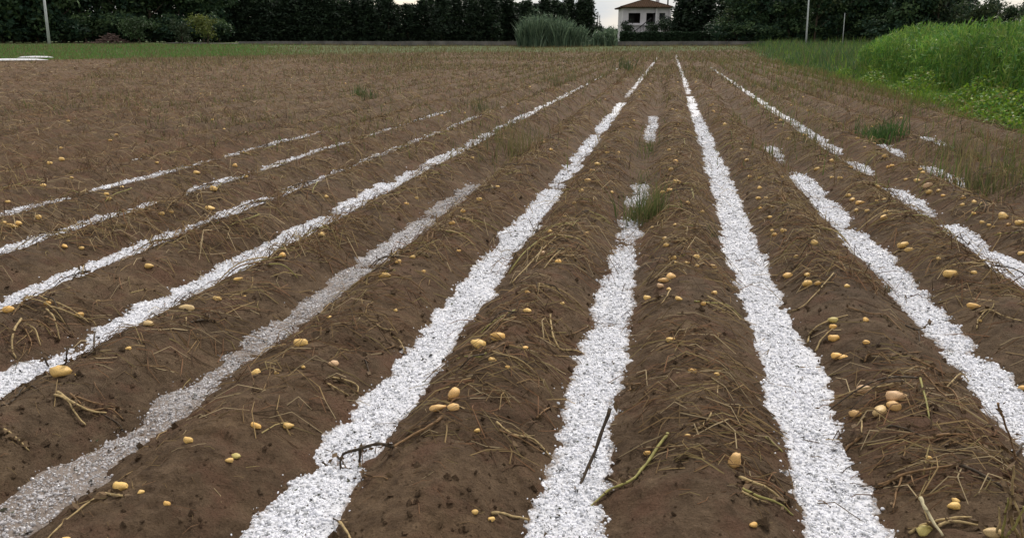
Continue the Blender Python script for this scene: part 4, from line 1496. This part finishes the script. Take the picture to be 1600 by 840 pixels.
for (x, y, ln, rg, t, lab) in POTATOES + far_pots:
    o = bpy.data.objects.new('potato', rp.choice(pot_meshes))
    link(o)
    ln = ln * 1.0
    s = ln * 1.02
    o.scale = (s, s * rp.uniform(.9, 1.05), s * rp.uniform(.92, 1.08))
    z = float(soil(x, y))
    rz = YAW + rp.uniform(-0.7, 0.7)
    if 'long' in lab:
        o.scale = (s, s * .62, s * .7)
    if lab in UP:
        o.rotation_euler = (rp.uniform(-.2, .2), -1.15, rz)
        o.location = (x, y, z + 0.30 * s)
    else:
        o.rotation_euler = (rp.uniform(-.3, .3), rp.uniform(-.18, .18), rz)
        o.location = (x, y, z + 0.15 * s)
    c = np.array(TINT[t]) * rp.uniform(0.85, 1.15)
    if t == 'y' and rp.random() < 0.3:
        c = c * np.array((1.02, 0.93, 0.8))
    o.color = (c[0], c[1], c[2], 1)
    if lab:
        tag(o, lab, 'potato', 'potatoes washed out near the camera')
    elif rg in RIDGES:
        far = y > 8
        if far:
            lab2 = 'tiny pale far potato ' + RIDGES[rg]
        else:
            lab2 = '%s up of the small potatoes %s' % (nth(RANK[(x, y)]), RIDGES[rg])
        tag(o, lab2, 'potato', ('far ' if far else '') + 'small potatoes ' + RIDGES[rg])
    elif rg < 0:
        tag(o, 'small pale potato scattered over the ridges in the left half of the field', 'potato', 'potatoes of the left ridges')
    else:
        tag(o, 'small pale potato scattered near the tall dry weeds and verge', 'potato', 'potatoes by the verge')

# ------------------------------------------------------------------ dead potato plants
DEAD_PLANTS = [
 ('dark leaning stick standing up out of the narrow hail strip',
  [('k',7,[(-0.139,2.496,0.22),(-0.181,2.414,0.12),(-0.225,2.308,0.05),(-0.272,2.258,0.0)])]),
 ('long yellow-green stem lying across the narrow hail strip',
  [('g',6,[(0.068,2.532,0.01),(-0.002,2.382,0.025),(-0.05,2.288,0.03),(-0.121,2.264,0.025),(-0.207,2.167,0.006)]),('g',3,[(-0.065,2.283,0.03),(-0.068,2.29,0.005)])]),
 ('curved pale stem bent like a hook on the ridge by the two yellow potatoes',
  [('y',5,[(-0.535,3.697,0.03),(-0.497,3.51,0.025),(-0.446,3.425,0.015),(-0.371,3.469,0.01),(-0.295,3.466,0.01)])]),
 ('thin straw stem trailing from the lone round potato at the lower corner',
  [('y',5,[(-1.584,1.778,0.01),(-1.623,1.785,0.015),(-1.686,1.809,0.01),(-1.701,1.722,0.015),(-1.702,1.589,0.007)]),('y',3,[(-1.686,1.786,0.01),(-1.802,1.817,0.006)])]),
 ('short bent straw on the bare ridge below the dirty grey strip',
  [('y',4.5,[(-2.288,2.068,0.006),(-2.228,2.057,0.02),(-2.173,2.043,0.005)])]),
 ('clump of dry arching stems flopped over the flank of the dirty grey hail strip',
  [('y',5,[(-2.314,2.338,0.02),(-2.256,2.334,0.03),(-2.189,2.296,0.025),(-2.14,2.28,0.005)]),('y',6,[(-2.316,2.357,0.02),(-2.224,2.329,0.04),(-2.159,2.342,0.025),(-2.121,2.373,0.008)]),('b',4,[(-2.265,2.364,0.03),(-2.173,2.344,0.03),(-2.122,2.397,0.02),(-2.076,2.405,0.006)]),('b',4,[(-2.245,2.37,0.02),(-2.168,2.374,0.03),(-2.123,2.452,0.006)]),('k',3,[(-2.159,2.356,0.01),(-2.075,2.367,0.007),(-2.037,2.354,0.003)])]),
 ('tangled heap of dry arching stems between two white strips',
  [('y',6,[(-3.144,3.064,0.03),(-3.054,2.92,0.06),(-3.017,2.857,0.04),(-2.98,2.834,0.006)]),('y',5,[(-3.093,3.034,0.04),(-3.035,3.025,0.05),(-2.971,2.975,0.006)]),('b',5,[(-3.119,3.044,0.04),(-3.039,3.054,0.06),(-2.994,3.083,0.04),(-2.958,3.071,0.006)]),('y',5,[(-3.144,3.227,0.03),(-3.033,3.15,0.06),(-2.979,3.104,0.03),(-2.958,3.084,0.006)]),('y',4,[(-3.144,3.256,0.04),(-3.05,3.241,0.06),(-3.012,3.302,0.05),(-2.979,3.334,0.03),(-2.943,3.326,0.005)]),('b',5,[(-3.102,3.169,0.04),(-2.987,3.114,0.06),(-2.958,3.161,0.006)]),('b',4,[(-3.089,3.017,0.03),(-3.001,2.955,0.02),(-2.968,2.89,0.005)])]),
 ('pair of short dark sticks poking out of hail behind the yellow potato',
  [('k',5,[(-2.798,2.81,0.07),(-2.787,2.815,0.04),(-2.793,2.835,0.0)]),('k',5.5,[(-2.443,2.577,0.09),(-2.457,2.572,0.05),(-2.776,2.874,0.0)])]),
 ('black bent twig standing in the long clean hail strip',
  [('k',5,[(-2.792,3.136,0.08),(-2.452,2.728,0.04),(-2.448,2.679,0.015),(-2.477,2.677,0.0)])]),
 ('dark wiry root lying on the hail at the picture edge',
  [('k',4,[(-2.436,2.21,0.007),(-2.442,2.266,0.01),(-2.492,2.374,0.03),(-2.489,2.411,0.02),(-2.443,2.39,0.005)])]),
 ('dark rotten stem arching over a break in the big hail strip below the potato cluster',
  [('b',7,[(-0.759,2.479,0.015),(-0.786,2.403,0.03),(-0.847,2.349,0.04),(-0.882,2.277,0.05)]),('k',7,[(-0.882,2.277,0.05),(-0.954,2.302,0.06),(-1.025,2.294,0.08),(-1.062,2.278,0.08),(-1.081,2.268,0.06),(-1.073,2.235,0.005)]),('k',6,[(-1.018,2.295,0.08),(-1.028,2.307,0.04),(-1.032,2.313,0.003)]),('k',6,[(-1.189,2.363,0.03),(-1.121,2.336,0.02),(-1.051,2.257,0.003)]),('k',5,[(-1.165,2.292,0.02),(-1.087,2.232,0.03),(-1.033,2.243,0.003)]),('k',5,[(-1.119,2.246,0.01),(-1.072,2.254,0.04),(-1.033,2.278,0.003)])]),
 ('thin forked twig lying on hail by the bottom edge of the big strip',
  [('k',4,[(-1.137,2.054,0.006),(-1.068,2.034,0.03),(-0.998,1.98,0.04),(-0.929,1.905,0.03)]),('y',5,[(-0.929,1.905,0.03),(-0.876,1.835,0.02),(-0.819,1.758,0.005)]),('k',3,[(-1.022,1.99,0.04),(-1.001,1.941,0.02),(-0.993,1.914,0.003)]),('b',4,[(-0.973,2.2,0.006),(-0.945,2.164,0.015),(-0.841,2.097,0.006)])]),
 ('brown stem lying across the foot of the ridge into the narrow strip',
  [('y',5,[(-0.466,2.009,0.007),(-0.409,2.049,0.015),(-0.324,2.097,0.01),(-0.284,2.065,0.006)])]),
 ('two dry stems slanting down the ridge to the narrow hail strip',
  [('y',5,[(-0.557,2.487,0.01),(-0.492,2.466,0.02),(-0.415,2.503,0.02),(-0.344,2.47,0.006)]),('b',4,[(-0.536,2.445,0.01),(-0.455,2.457,0.02),(-0.36,2.468,0.006)]),('y',3,[(-0.492,2.465,0.015),(-0.423,2.552,0.006)]),('b',4,[(-0.435,2.667,0.01),(-0.397,2.792,0.01),(-0.338,2.852,0.006)])]),
 ('pale straight straw stub on the crest beside faint cracks',
  [('y',5,[(0.163,2.576,0.008),(0.193,2.602,0.015),(0.23,2.697,0.01)]),('b',4,[(0.296,2.684,0.008),(0.355,2.67,0.01),(0.428,2.668,0.006)])]),
 ('bundle of yellow stems beside the upright orange potato at the widest strip',
  [('y',6,[(0.292,2.286,0.01),(0.336,2.263,0.03),(0.389,2.271,0.03),(0.445,2.271,0.006)]),('g',5,[(0.302,2.208,0.01),(0.348,2.186,0.03),(0.416,2.229,0.02),(0.466,2.231,0.006)]),('y',4,[(0.296,2.184,0.006),(0.338,2.175,0.02),(0.383,2.202,0.006)]),('b',4,[(0.315,2.251,0.02),(0.371,2.296,0.03),(0.426,2.299,0.02),(0.457,2.254,0.006)]),('g',4,[(0.429,2.679,0.01),(0.451,2.661,0.015),(0.489,2.63,0.006)])]),
 ('hooked stem dangling from the group of four potatoes to the widest strip',
  [('y',5,[(0.835,2.937,0.015),(0.819,2.912,0.02),(0.79,2.786,0.008)]),('b',6,[(0.786,2.765,0.01),(0.738,2.737,0.015),(0.707,2.708,0.01)]),('k',7,[(0.707,2.708,0.01),(0.684,2.668,0.01),(0.679,2.629,0.003)])]),
 ('long brown stem arching right across the front ridge',
  [('b',6,[(0.776,2.48,0.006),(0.818,2.472,0.03),(0.853,2.473,0.04),(0.913,2.455,0.04),(1.003,2.453,0.025)]),('k',6,[(1.003,2.453,0.025),(1.047,2.431,0.02),(1.097,2.385,0.02),(1.164,2.367,0.008)]),('b',4,[(0.85,2.478,0.03),(0.812,2.399,0.01),(0.784,2.316,0.005)]),('b',4,[(0.844,2.483,0.03),(0.8,2.468,0.01),(0.76,2.474,0.005)]),('b',3,[(0.872,2.469,0.03),(0.865,2.396,0.006)])]),
 ('grey brown stems knotted over the upper flank of the front ridge',
  [('b',6,[(0.994,2.696,0.01),(1.032,2.693,0.025),(1.106,2.722,0.02),(1.183,2.719,0.008)]),('k',5,[(0.874,2.791,0.006),(0.93,2.767,0.01),(0.983,2.692,0.006)]),('b',4,[(1.041,2.647,0.006),(1.071,2.647,0.015),(1.219,2.782,0.008)]),('b',4,[(1.166,2.862,0.015),(1.15,2.693,0.02),(1.175,2.582,0.006)])]),
 ('stout pale stem propped over a yellow potato at the bottom edge',
  [('w',6,[(0.823,2.228,0.09),(0.835,2.18,0.06),(0.86,2.117,0.01)]),('y',5,[(0.796,2.191,0.006),(0.842,2.188,0.03),(0.914,2.186,0.03),(0.961,2.195,0.008)]),('y',5,[(0.855,2.161,0.02),(0.903,2.174,0.03),(0.966,2.162,0.02),(0.992,2.138,0.006)])]),
 ('tuft of dry upright straws at the lower right corner',
  [('y',5,[(1.035,2.078,0.0),(0.995,2.058,0.1),(0.974,2.035,0.2),(0.951,2.002,0.3)]),('g',4,[(0.997,2.081,0.0),(0.985,2.062,0.08),(0.976,2.048,0.15)]),('y',4,[(1.05,2.08,0.0),(1.001,2.031,0.12),(0.972,2.049,0.18)]),('g',4,[(1.003,2.077,0.0),(1.005,2.041,0.08),(1.008,2.027,0.14)]),('y',4,[(0.985,2.092,0.0),(0.98,2.075,0.06),(0.977,2.093,0.1)])]),
 ('thin dark stalk leaning over the hail near the right edge',
  [('b',4,[(1.073,2.432,0.26),(1.13,2.486,0.18),(1.215,2.599,0.08),(1.252,2.609,0.0)]),('k',4,[(1.417,2.947,0.03),(1.309,2.76,0.02),(1.218,2.608,0.003)])]),
 ('two thin straws in a V on the dark bare ridge',
  [('y',4.5,[(-1.359,2.762,0.008),(-1.309,2.744,0.015),(-1.254,2.751,0.006)]),('y',4.5,[(-1.349,2.804,0.008),(-1.297,2.818,0.02),(-1.254,2.837,0.015),(-1.236,2.802,0.005)]),('k',4,[(-1.308,3.064,0.008),(-1.272,3.009,0.01),(-1.253,2.974,0.005)])]),
 ('broken straw in two pieces beside the big hail strip',
  [('y',4.5,[(-1.404,3.417,0.008),(-1.345,3.42,0.015),(-1.305,3.455,0.008)]),('y',4.5,[(-1.29,3.396,0.015),(-1.246,3.372,0.02),(-1.188,3.286,0.005)]),('b',3.5,[(-1.269,3.224,0.006),(-1.251,3.32,0.01)])]),
 ('arched stems hooped over the three potatoes on the ridge crest',
  [('y',5,[(0.765,3.809,0.006),(0.792,3.888,0.03),(0.86,3.918,0.04),(0.974,3.96,0.01)]),('y',5,[(0.784,3.695,0.006),(0.819,3.753,0.03),(0.874,3.801,0.04)]),('b',4,[(0.988,4.027,0.01),(1.08,3.964,0.025),(1.165,3.987,0.02),(1.193,3.813,0.005)]),('b',4,[(0.939,3.422,0.006),(0.963,3.445,0.02),(1.069,3.448,0.02),(1.222,3.584,0.01)])]),
 ('long thin straight straw slanting across the ridge top',
  [('y',4,[(1.025,4.615,0.04),(0.91,4.394,0.03),(0.809,4.257,0.02),(0.739,4.251,0.006)])]),
 ('dark twisted twig on bare soil above the dirty strip',
  [('k',6,[(-2.284,3.194,0.008),(-2.264,3.244,0.015),(-2.244,3.287,0.03),(-2.273,3.346,0.02),(-2.303,3.354,0.01)]),('y',3,[(-2.318,3.217,0.015),(-2.288,3.167,0.003)])]),
 ('matted yellow stems along the edge of the big hail strip',
  [('y',6,[(-0.863,4.324,0.008),(-0.792,4.541,0.04),(-0.757,4.886,0.05),(-0.675,5.734,0.01)]),('y',5,[(-0.949,4.866,0.01),(-0.866,5.013,0.05),(-0.752,5.404,0.01)]),('g',5,[(-0.945,4.627,0.01),(-0.889,4.777,0.06),(-0.821,5.149,0.05),(-0.693,5.383,0.008)]),('k',5,[(-0.908,5.594,0.1),(-0.912,5.503,0.05),(-1.022,5.789,0.14)]),('k',4,[(-0.935,4.813,0.08),(-0.965,4.833,0.03),(-0.942,4.656,0.0)]),('b',5,[(-0.767,4.448,0.01),(-0.68,4.664,0.04),(-0.537,4.862,0.008)]),('y',4,[(-0.681,4.411,0.01),(-0.624,4.863,0.04),(-0.492,5.044,0.008)])]),
 ('dry stems splayed over the crest right of the orange potato cluster',
  [('y',5,[(0.275,4.091,0.01),(0.342,4.061,0.03),(0.413,4.045,0.02),(0.452,3.987,0.006)]),('y',4,[(0.254,4.01,0.01),(0.336,3.957,0.03),(0.429,4.014,0.006)]),('g',5,[(0.202,3.976,0.008),(0.287,4.006,0.03),(0.38,4.088,0.03),(0.462,4.066,0.008)]),('y',4,[(-0.076,4.152,0.008),(-0.017,4.113,0.02),(0.045,4.109,0.02)]),('y',4,[(0.079,4.213,0.01),(0.052,4.07,0.02),(0.026,4.004,0.006)])]),
 ('brown litter of stems fallen into the patchy strip near the right edge',
  [('b',5,[(1.134,3.433,0.01),(1.188,3.388,0.02),(1.256,3.38,0.02),(1.352,3.439,0.006)]),('k',5,[(1.261,3.976,0.01),(1.311,3.936,0.04),(1.427,4.115,0.08)]),('k',4,[(1.35,4.044,0.03),(1.256,3.721,0.003)]),('b',4,[(1.166,3.186,0.01),(1.225,3.173,0.02),(1.192,2.962,0.005)]),('y',4,[(1.206,3.19,0.015),(1.354,3.458,0.03),(1.399,3.45,0.005)]),('b',4,[(1.131,3.285,0.01),(1.159,3.128,0.02),(1.19,3.028,0.005)]),('k',4,[(1.293,4.351,0.006),(1.395,4.368,0.02),(1.445,4.307,0.01)])]),
 ('pale stems lying by the long potato on the right hand ridge',
  [('y',5,[(1.641,5.667,0.01),(1.684,5.689,0.02),(1.741,5.608,0.01)]),('y',5,[(1.708,4.263,0.008),(1.742,4.241,0.02),(1.782,4.155,0.02),(1.826,4.054,0.01)]),('y',4,[(1.651,4.123,0.005),(1.673,4.176,0.03),(1.726,4.234,0.02)])]),
 ('stem curled in a loop beside the narrow hail strip crack',
  [('b',5,[(-0.109,3.134,0.01),(-0.074,3.07,0.03),(-0.042,3.042,0.03),(-0.025,3.032,0.008)]),('b',4,[(-0.093,3.086,0.006),(-0.086,3.047,0.006),(-0.103,3.019,0.006)]),('b',4,[(-0.434,3.579,0.01),(-0.397,3.68,0.015),(-0.344,3.83,0.008)])]),
]



def smooth_line(p, per=4):
    p = np.asarray(p, float)
    if len(p) < 3:
        return p
    out = []
    for i in range(len(p) - 1):
        p0, p1, p2, p3 = p[max(i - 1, 0)], p[i], p[i + 1], p[min(i + 2, len(p) - 1)]
        for k in range(per):
            t = k / per
            out.append(0.5 * ((2 * p1) + (-p0 + p2) * t + (2 * p0 - 5 * p1 + 4 * p2 - p3) * t * t + (-p0 + 3 * p1 - 3 * p2 + p3) * t ** 3))
    out.append(p[-1])
    return np.array(out)


def withered(mb_pts, seed, n, spread):
    r = np.random.default_rng(seed)
    c = np.asarray(mb_pts)[r.integers(0, len(mb_pts), n)] + r.normal(size=(n, 3)) * np.array([spread, spread, 0.006])
    V, F, _ = leaf_quads(c, np.minimum(0.011 * r.lognormal(0, 0.35, n), 0.018), r, np.ones((n, 4)), 0.5, 1.2)
    return np_mesh('withered_leaves', V, F, M_dryleaf)


for j, (lab, stems) in enumerate(DEAD_PLANTS):
    bx, by = stems[0][2][0][:2]
    bz = float(soil(bx, by))
    root = empty('dead_potato_plant', (bx, by, bz))
    tag(root, lab, 'dead plant', 'dead potato plants near the camera')
    every = []
    for (c, rad, pts) in stems:
        w3 = []
        for (x, y, l) in pts:
            w3.append((x, y, float(soil(x, y)) + max(l if l > 0.05 else l * 0.6, 0.002)))
        w3 = smooth_line(w3, 4)
        # never dive under the soil between two points
        sz = soil(w3[:, 0], w3[:, 1]) + 0.002
        w3[:-1, 2] = np.maximum(w3[:-1, 2], sz[:-1])
        w3[:, 0] += 0.0015 * np.sin(np.arange(len(w3)) * 1.9 + j)
        w3 = w3 - np.array((bx, by, bz))
        every += list(w3)
        n_ = len(w3)
        rr = rad / 1000 * (1 - 0.45 * np.linspace(0, 1, n_)) * (1 + 0.18 * np.sin(np.arange(n_) * 2.6 + j))
        mb = MB(); mb.tube(w3, rr, 6)
        mb.build('stem', M_stem[c], root, True)
    mesh_obj('withered_leaves', withered(every, 600 + j, 10 + 9 * len(stems), 0.014), root)


# procedural ones farther up the rows: variants built once, then copied with their stems
def plant_variant(seed):
    r = random.Random(seed)
    parts = []
    every = []
    for s_ in range(r.randint(4, 8)):
        side = r.choice((-1, 1))
        a = (0 if side > 0 else math.pi) + r.gauss(0, 0.6)
        L = r.uniform(0.12, 0.34)
        arch = r.uniform(0.015, 0.07)
        pts = []
        kx, ky = r.uniform(-.04, .04), r.uniform(-.07, .07)
        for k in range(5):
            t = k / 4
            x = kx + L * t * math.cos(a); y = ky + L * t * math.sin(a) + 0.03 * math.sin(3 * t + s_)
            z = arch * 4 * t * (1 - t) * (1 - .3 * t) + 0.004 - 0.155 * (1 - math.cos(min(1, abs(x) / 0.34) * math.pi / 2)) + (0.03 if k == 0 else 0)
            pts.append((x, y, z))
        c = r.choice('yyybbbgkkk')
        rad = r.uniform(0.0028, 0.0052)
        w3 = smooth_line(pts, 2)
        every += list(w3)
        mb = MB(); mb.tube(w3, rad * (1 - .4 * np.linspace(0, 1, len(w3))), 5)
        parts.append(('stem', mb.mesh('stem', M_stem[c], True)))
    parts.append(('withered_leaves', withered(every, seed + 700, 34, 0.022)))
    return parts


variants = [plant_variant(s) for s in range(14)]
PLANT_RIDGE = dict(RIDGES)
PLANT_RIDGE[-6] = 'on the ridge second above the long clean strip'
PLANT_RIDGE[-7] = 'on the ridge third above the long clean strip'
rq = random.Random(21)
spots = []
i0 = int(np.searchsorted(FX, 0.611)) - 1
for rg in range(-8, 4):
    cx_ = (FX[i0 + rg] + FX[i0 + rg + 1]) / 2
    y = 3.0 + rq.uniform(0, 0.4)
    while y < 15:
        if rq.random() < (0.5 if y < 4.5 else 0.75):
            spots.append((y, cx_ + rq.gauss(0, 0.07), rg))
        y += rq.uniform(0.30, 0.55)


def seen(x, y):
    b = math.atan2(x, y) + YAW
    return -0.62 < b < 0.62


spots = sorted(s for s in spots if seen(s[1], s[0]))[:255]
cnt = {}
for (y, x, rg) in spots:
    root = empty('dead_potato_plant', (x, y, float(soil(x, y)) + 0.002), rq.uniform(-.5, .5))
    s = rq.uniform(0.8, 1.15)
    root.scale = (s, s, 1)
    for nm, me in rq.choice(variants):
        link(bpy.data.objects.new(nm, me), root)
    if rg in PLANT_RIDGE:
        cnt[rg] = cnt.get(rg, 0) + 1
        lab = '%s clump up of dry stems %s' % (nth(cnt[rg]), PLANT_RIDGE[rg])
        grp = 'dry stem clumps ' + PLANT_RIDGE[rg]
    elif rg < 0:
        lab = 'clump of flattened dry potato stems far over in the left ridges'
        grp = 'dry stem clumps of the left ridges'
    else:
        lab = 'clump of flattened dry potato stems on the ridge beside the tall dry weeds'
        grp = 'dry stem clumps beside the tall weeds'
    tag(root, lab, 'dead plant', grp)

# loose dry litter too small to tell apart: straws over the whole field
def litter(name, n, ylo, yhi, L, rad, lift, label, seed, near_bias=1.0):
    r = np.random.default_rng(seed)
    y = np.exp(r.uniform(math.log(ylo), math.log(yhi), n))
    x = r.uniform(-1, 1, n) * 0.5 * (1.45 * y + 3) - 0.26 * y
    rg = profile(x, y)
    p = np.where(rg > 0.07, 1.0, 0.18) * (0.25 + 0.95 * vnoise(x * 1.1, y * 1.6, seed + 1)) ** near_bias
    ok = (r.random(n) < p) & in_field(x, y)
    x, y = x[ok], y[ok]
    n = len(x)
    a = r.normal(0, 0.75, n) + np.where(r.random(n) < 0.5, 0, np.pi)
    far = np.clip(y / 9, 1, 4.5)
    ln = r.uniform(L[0], L[1], n) * np.clip(far, 1, 1.5)
    rd_ = rad * r.uniform(0.6, 1.2, n) * far
    K = 3
    P = np.zeros((n, K, 3))
    bend = r.normal(0, 0.35, n)
    lf = r.uniform(0, 1, n) ** 2 * lift
    for k in range(K):
        t = k / (K - 1)
        aa = a + bend * (t - .5)
        P[:, k, 0] = x + np.cos(aa) * ln * (t - .5)
        P[:, k, 1] = y + np.sin(aa) * ln * (t - .5)
        P[:, k, 2] = soil(P[:, k, 0], P[:, k, 1]) + rd_ * 0.6 + lf * 4 * t * (1 - t) + lf * 0.6 * t
    V = np.zeros((n, K, 3, 3))
    ux, uy = -np.sin(a), np.cos(a)
    for k in range(K):
        tw = rd_ * (1 - 0.5 * k / (K - 1))
        for m_, (su, sz_) in enumerate(((-1, -.5), (1, -.5), (0, 1))):
            V[:, k, m_, 0] = P[:, k, 0] + ux * su * tw
            V[:, k, m_, 1] = P[:, k, 1] + uy * su * tw
            V[:, k, m_, 2] = P[:, k, 2] + sz_ * tw
    base = np.arange(n)[:, None] * K * 3
    F = []
    for k in range(K - 1):
        for m_ in range(3):
            m2 = (m_ + 1) % 3
            F.append(np.concatenate([base + k * 3 + m_, base + k * 3 + m2, base + (k + 1) * 3 + m2, base + (k + 1) * 3 + m_], 1))
    cols = [(0.40, 0.31, 0.18), (0.30, 0.21, 0.10), (0.22, 0.145, 0.07), (0.17, 0.10, 0.055), (0.15, 0.10, 0.05), (0.09, 0.06, 0.035), (0.26, 0.20, 0.09), (0.22, 0.12, 0.065), (0.12, 0.07, 0.04), (0.08, 0.05, 0.03)]
    T = np.repeat(tints(n, cols, r, 0.3)[:, None, :], K * 3, 1).reshape(-1, 4)
    o = mesh_obj(name, np_mesh(name, V.reshape(-1, 3), np.concatenate(F), M_straw, False, {'tint': T}))
    return tag(o, label, 'straw', None, 'stuff')


litter('straw_litter', 75000, 4.5, 85, (0.08, 0.30), 0.0030, 0.10, 'dry brown stalks strewn over the far ridges of the field', 400)
litter('tangled_stems', 20000, 2.3, 11, (0.06, 0.24), 0.0025, 0.04, 'tangled brown stems matted over the near and middle ridges', 405, 2.6)
litter('stem_crumbs', 5200, 1.5, 9, (0.015, 0.09), 0.0013, 0.012, 'fine straw crumbs strewn over the near ridges', 410)

# soil crumbs and small clods
r = np.random.default_rng(430)
n = 16000
y = np.exp(r.uniform(math.log(1.4), math.log(9), n))
x = r.uniform(-1, 1, n) * 0.5 * (1.5 * y + 2.5) - 0.26 * y
ok = (profile(x, y) > 0.03) & (r.random(n) < 0.2 + vnoise(x * 2, y * 2, 431)) & in_field(x, y)
x, y = x[ok], y[ok]; n = len(x)
sz = np.minimum(r.lognormal(math.log(0.0045), 0.65, n), 0.022)
oct_ = np.array([(1, 0, 0), (-1, 0, 0), (0, 1, 0), (0, -1, 0), (0, 0, 1), (0, 0, -1)], float)
V = oct_[None] * r.uniform(0.6, 1.25, (n, 6, 1)) * sz[:, None, None] + r.normal(0, 1, (n, 6, 3)) * sz[:, None, None] * .18
V += np.stack([x, y, soil(x, y) + sz * .3], 1)[:, None, :]
tri = np.array([(0, 2, 4), (2, 1, 4), (1, 3, 4), (3, 0, 4), (2, 0, 5), (1, 2, 5), (3, 1, 5), (0, 3, 5)])
F = (np.arange(n)[:, None, None] * 6 + tri[None]).reshape(-1, 3)
tag(mesh_obj('soil_crumbs', np_mesh('soil_crumbs', V.reshape(-1, 3), F, M_soil)), 'small soil crumbs lying on the near ridges', 'soil', None, 'stuff')
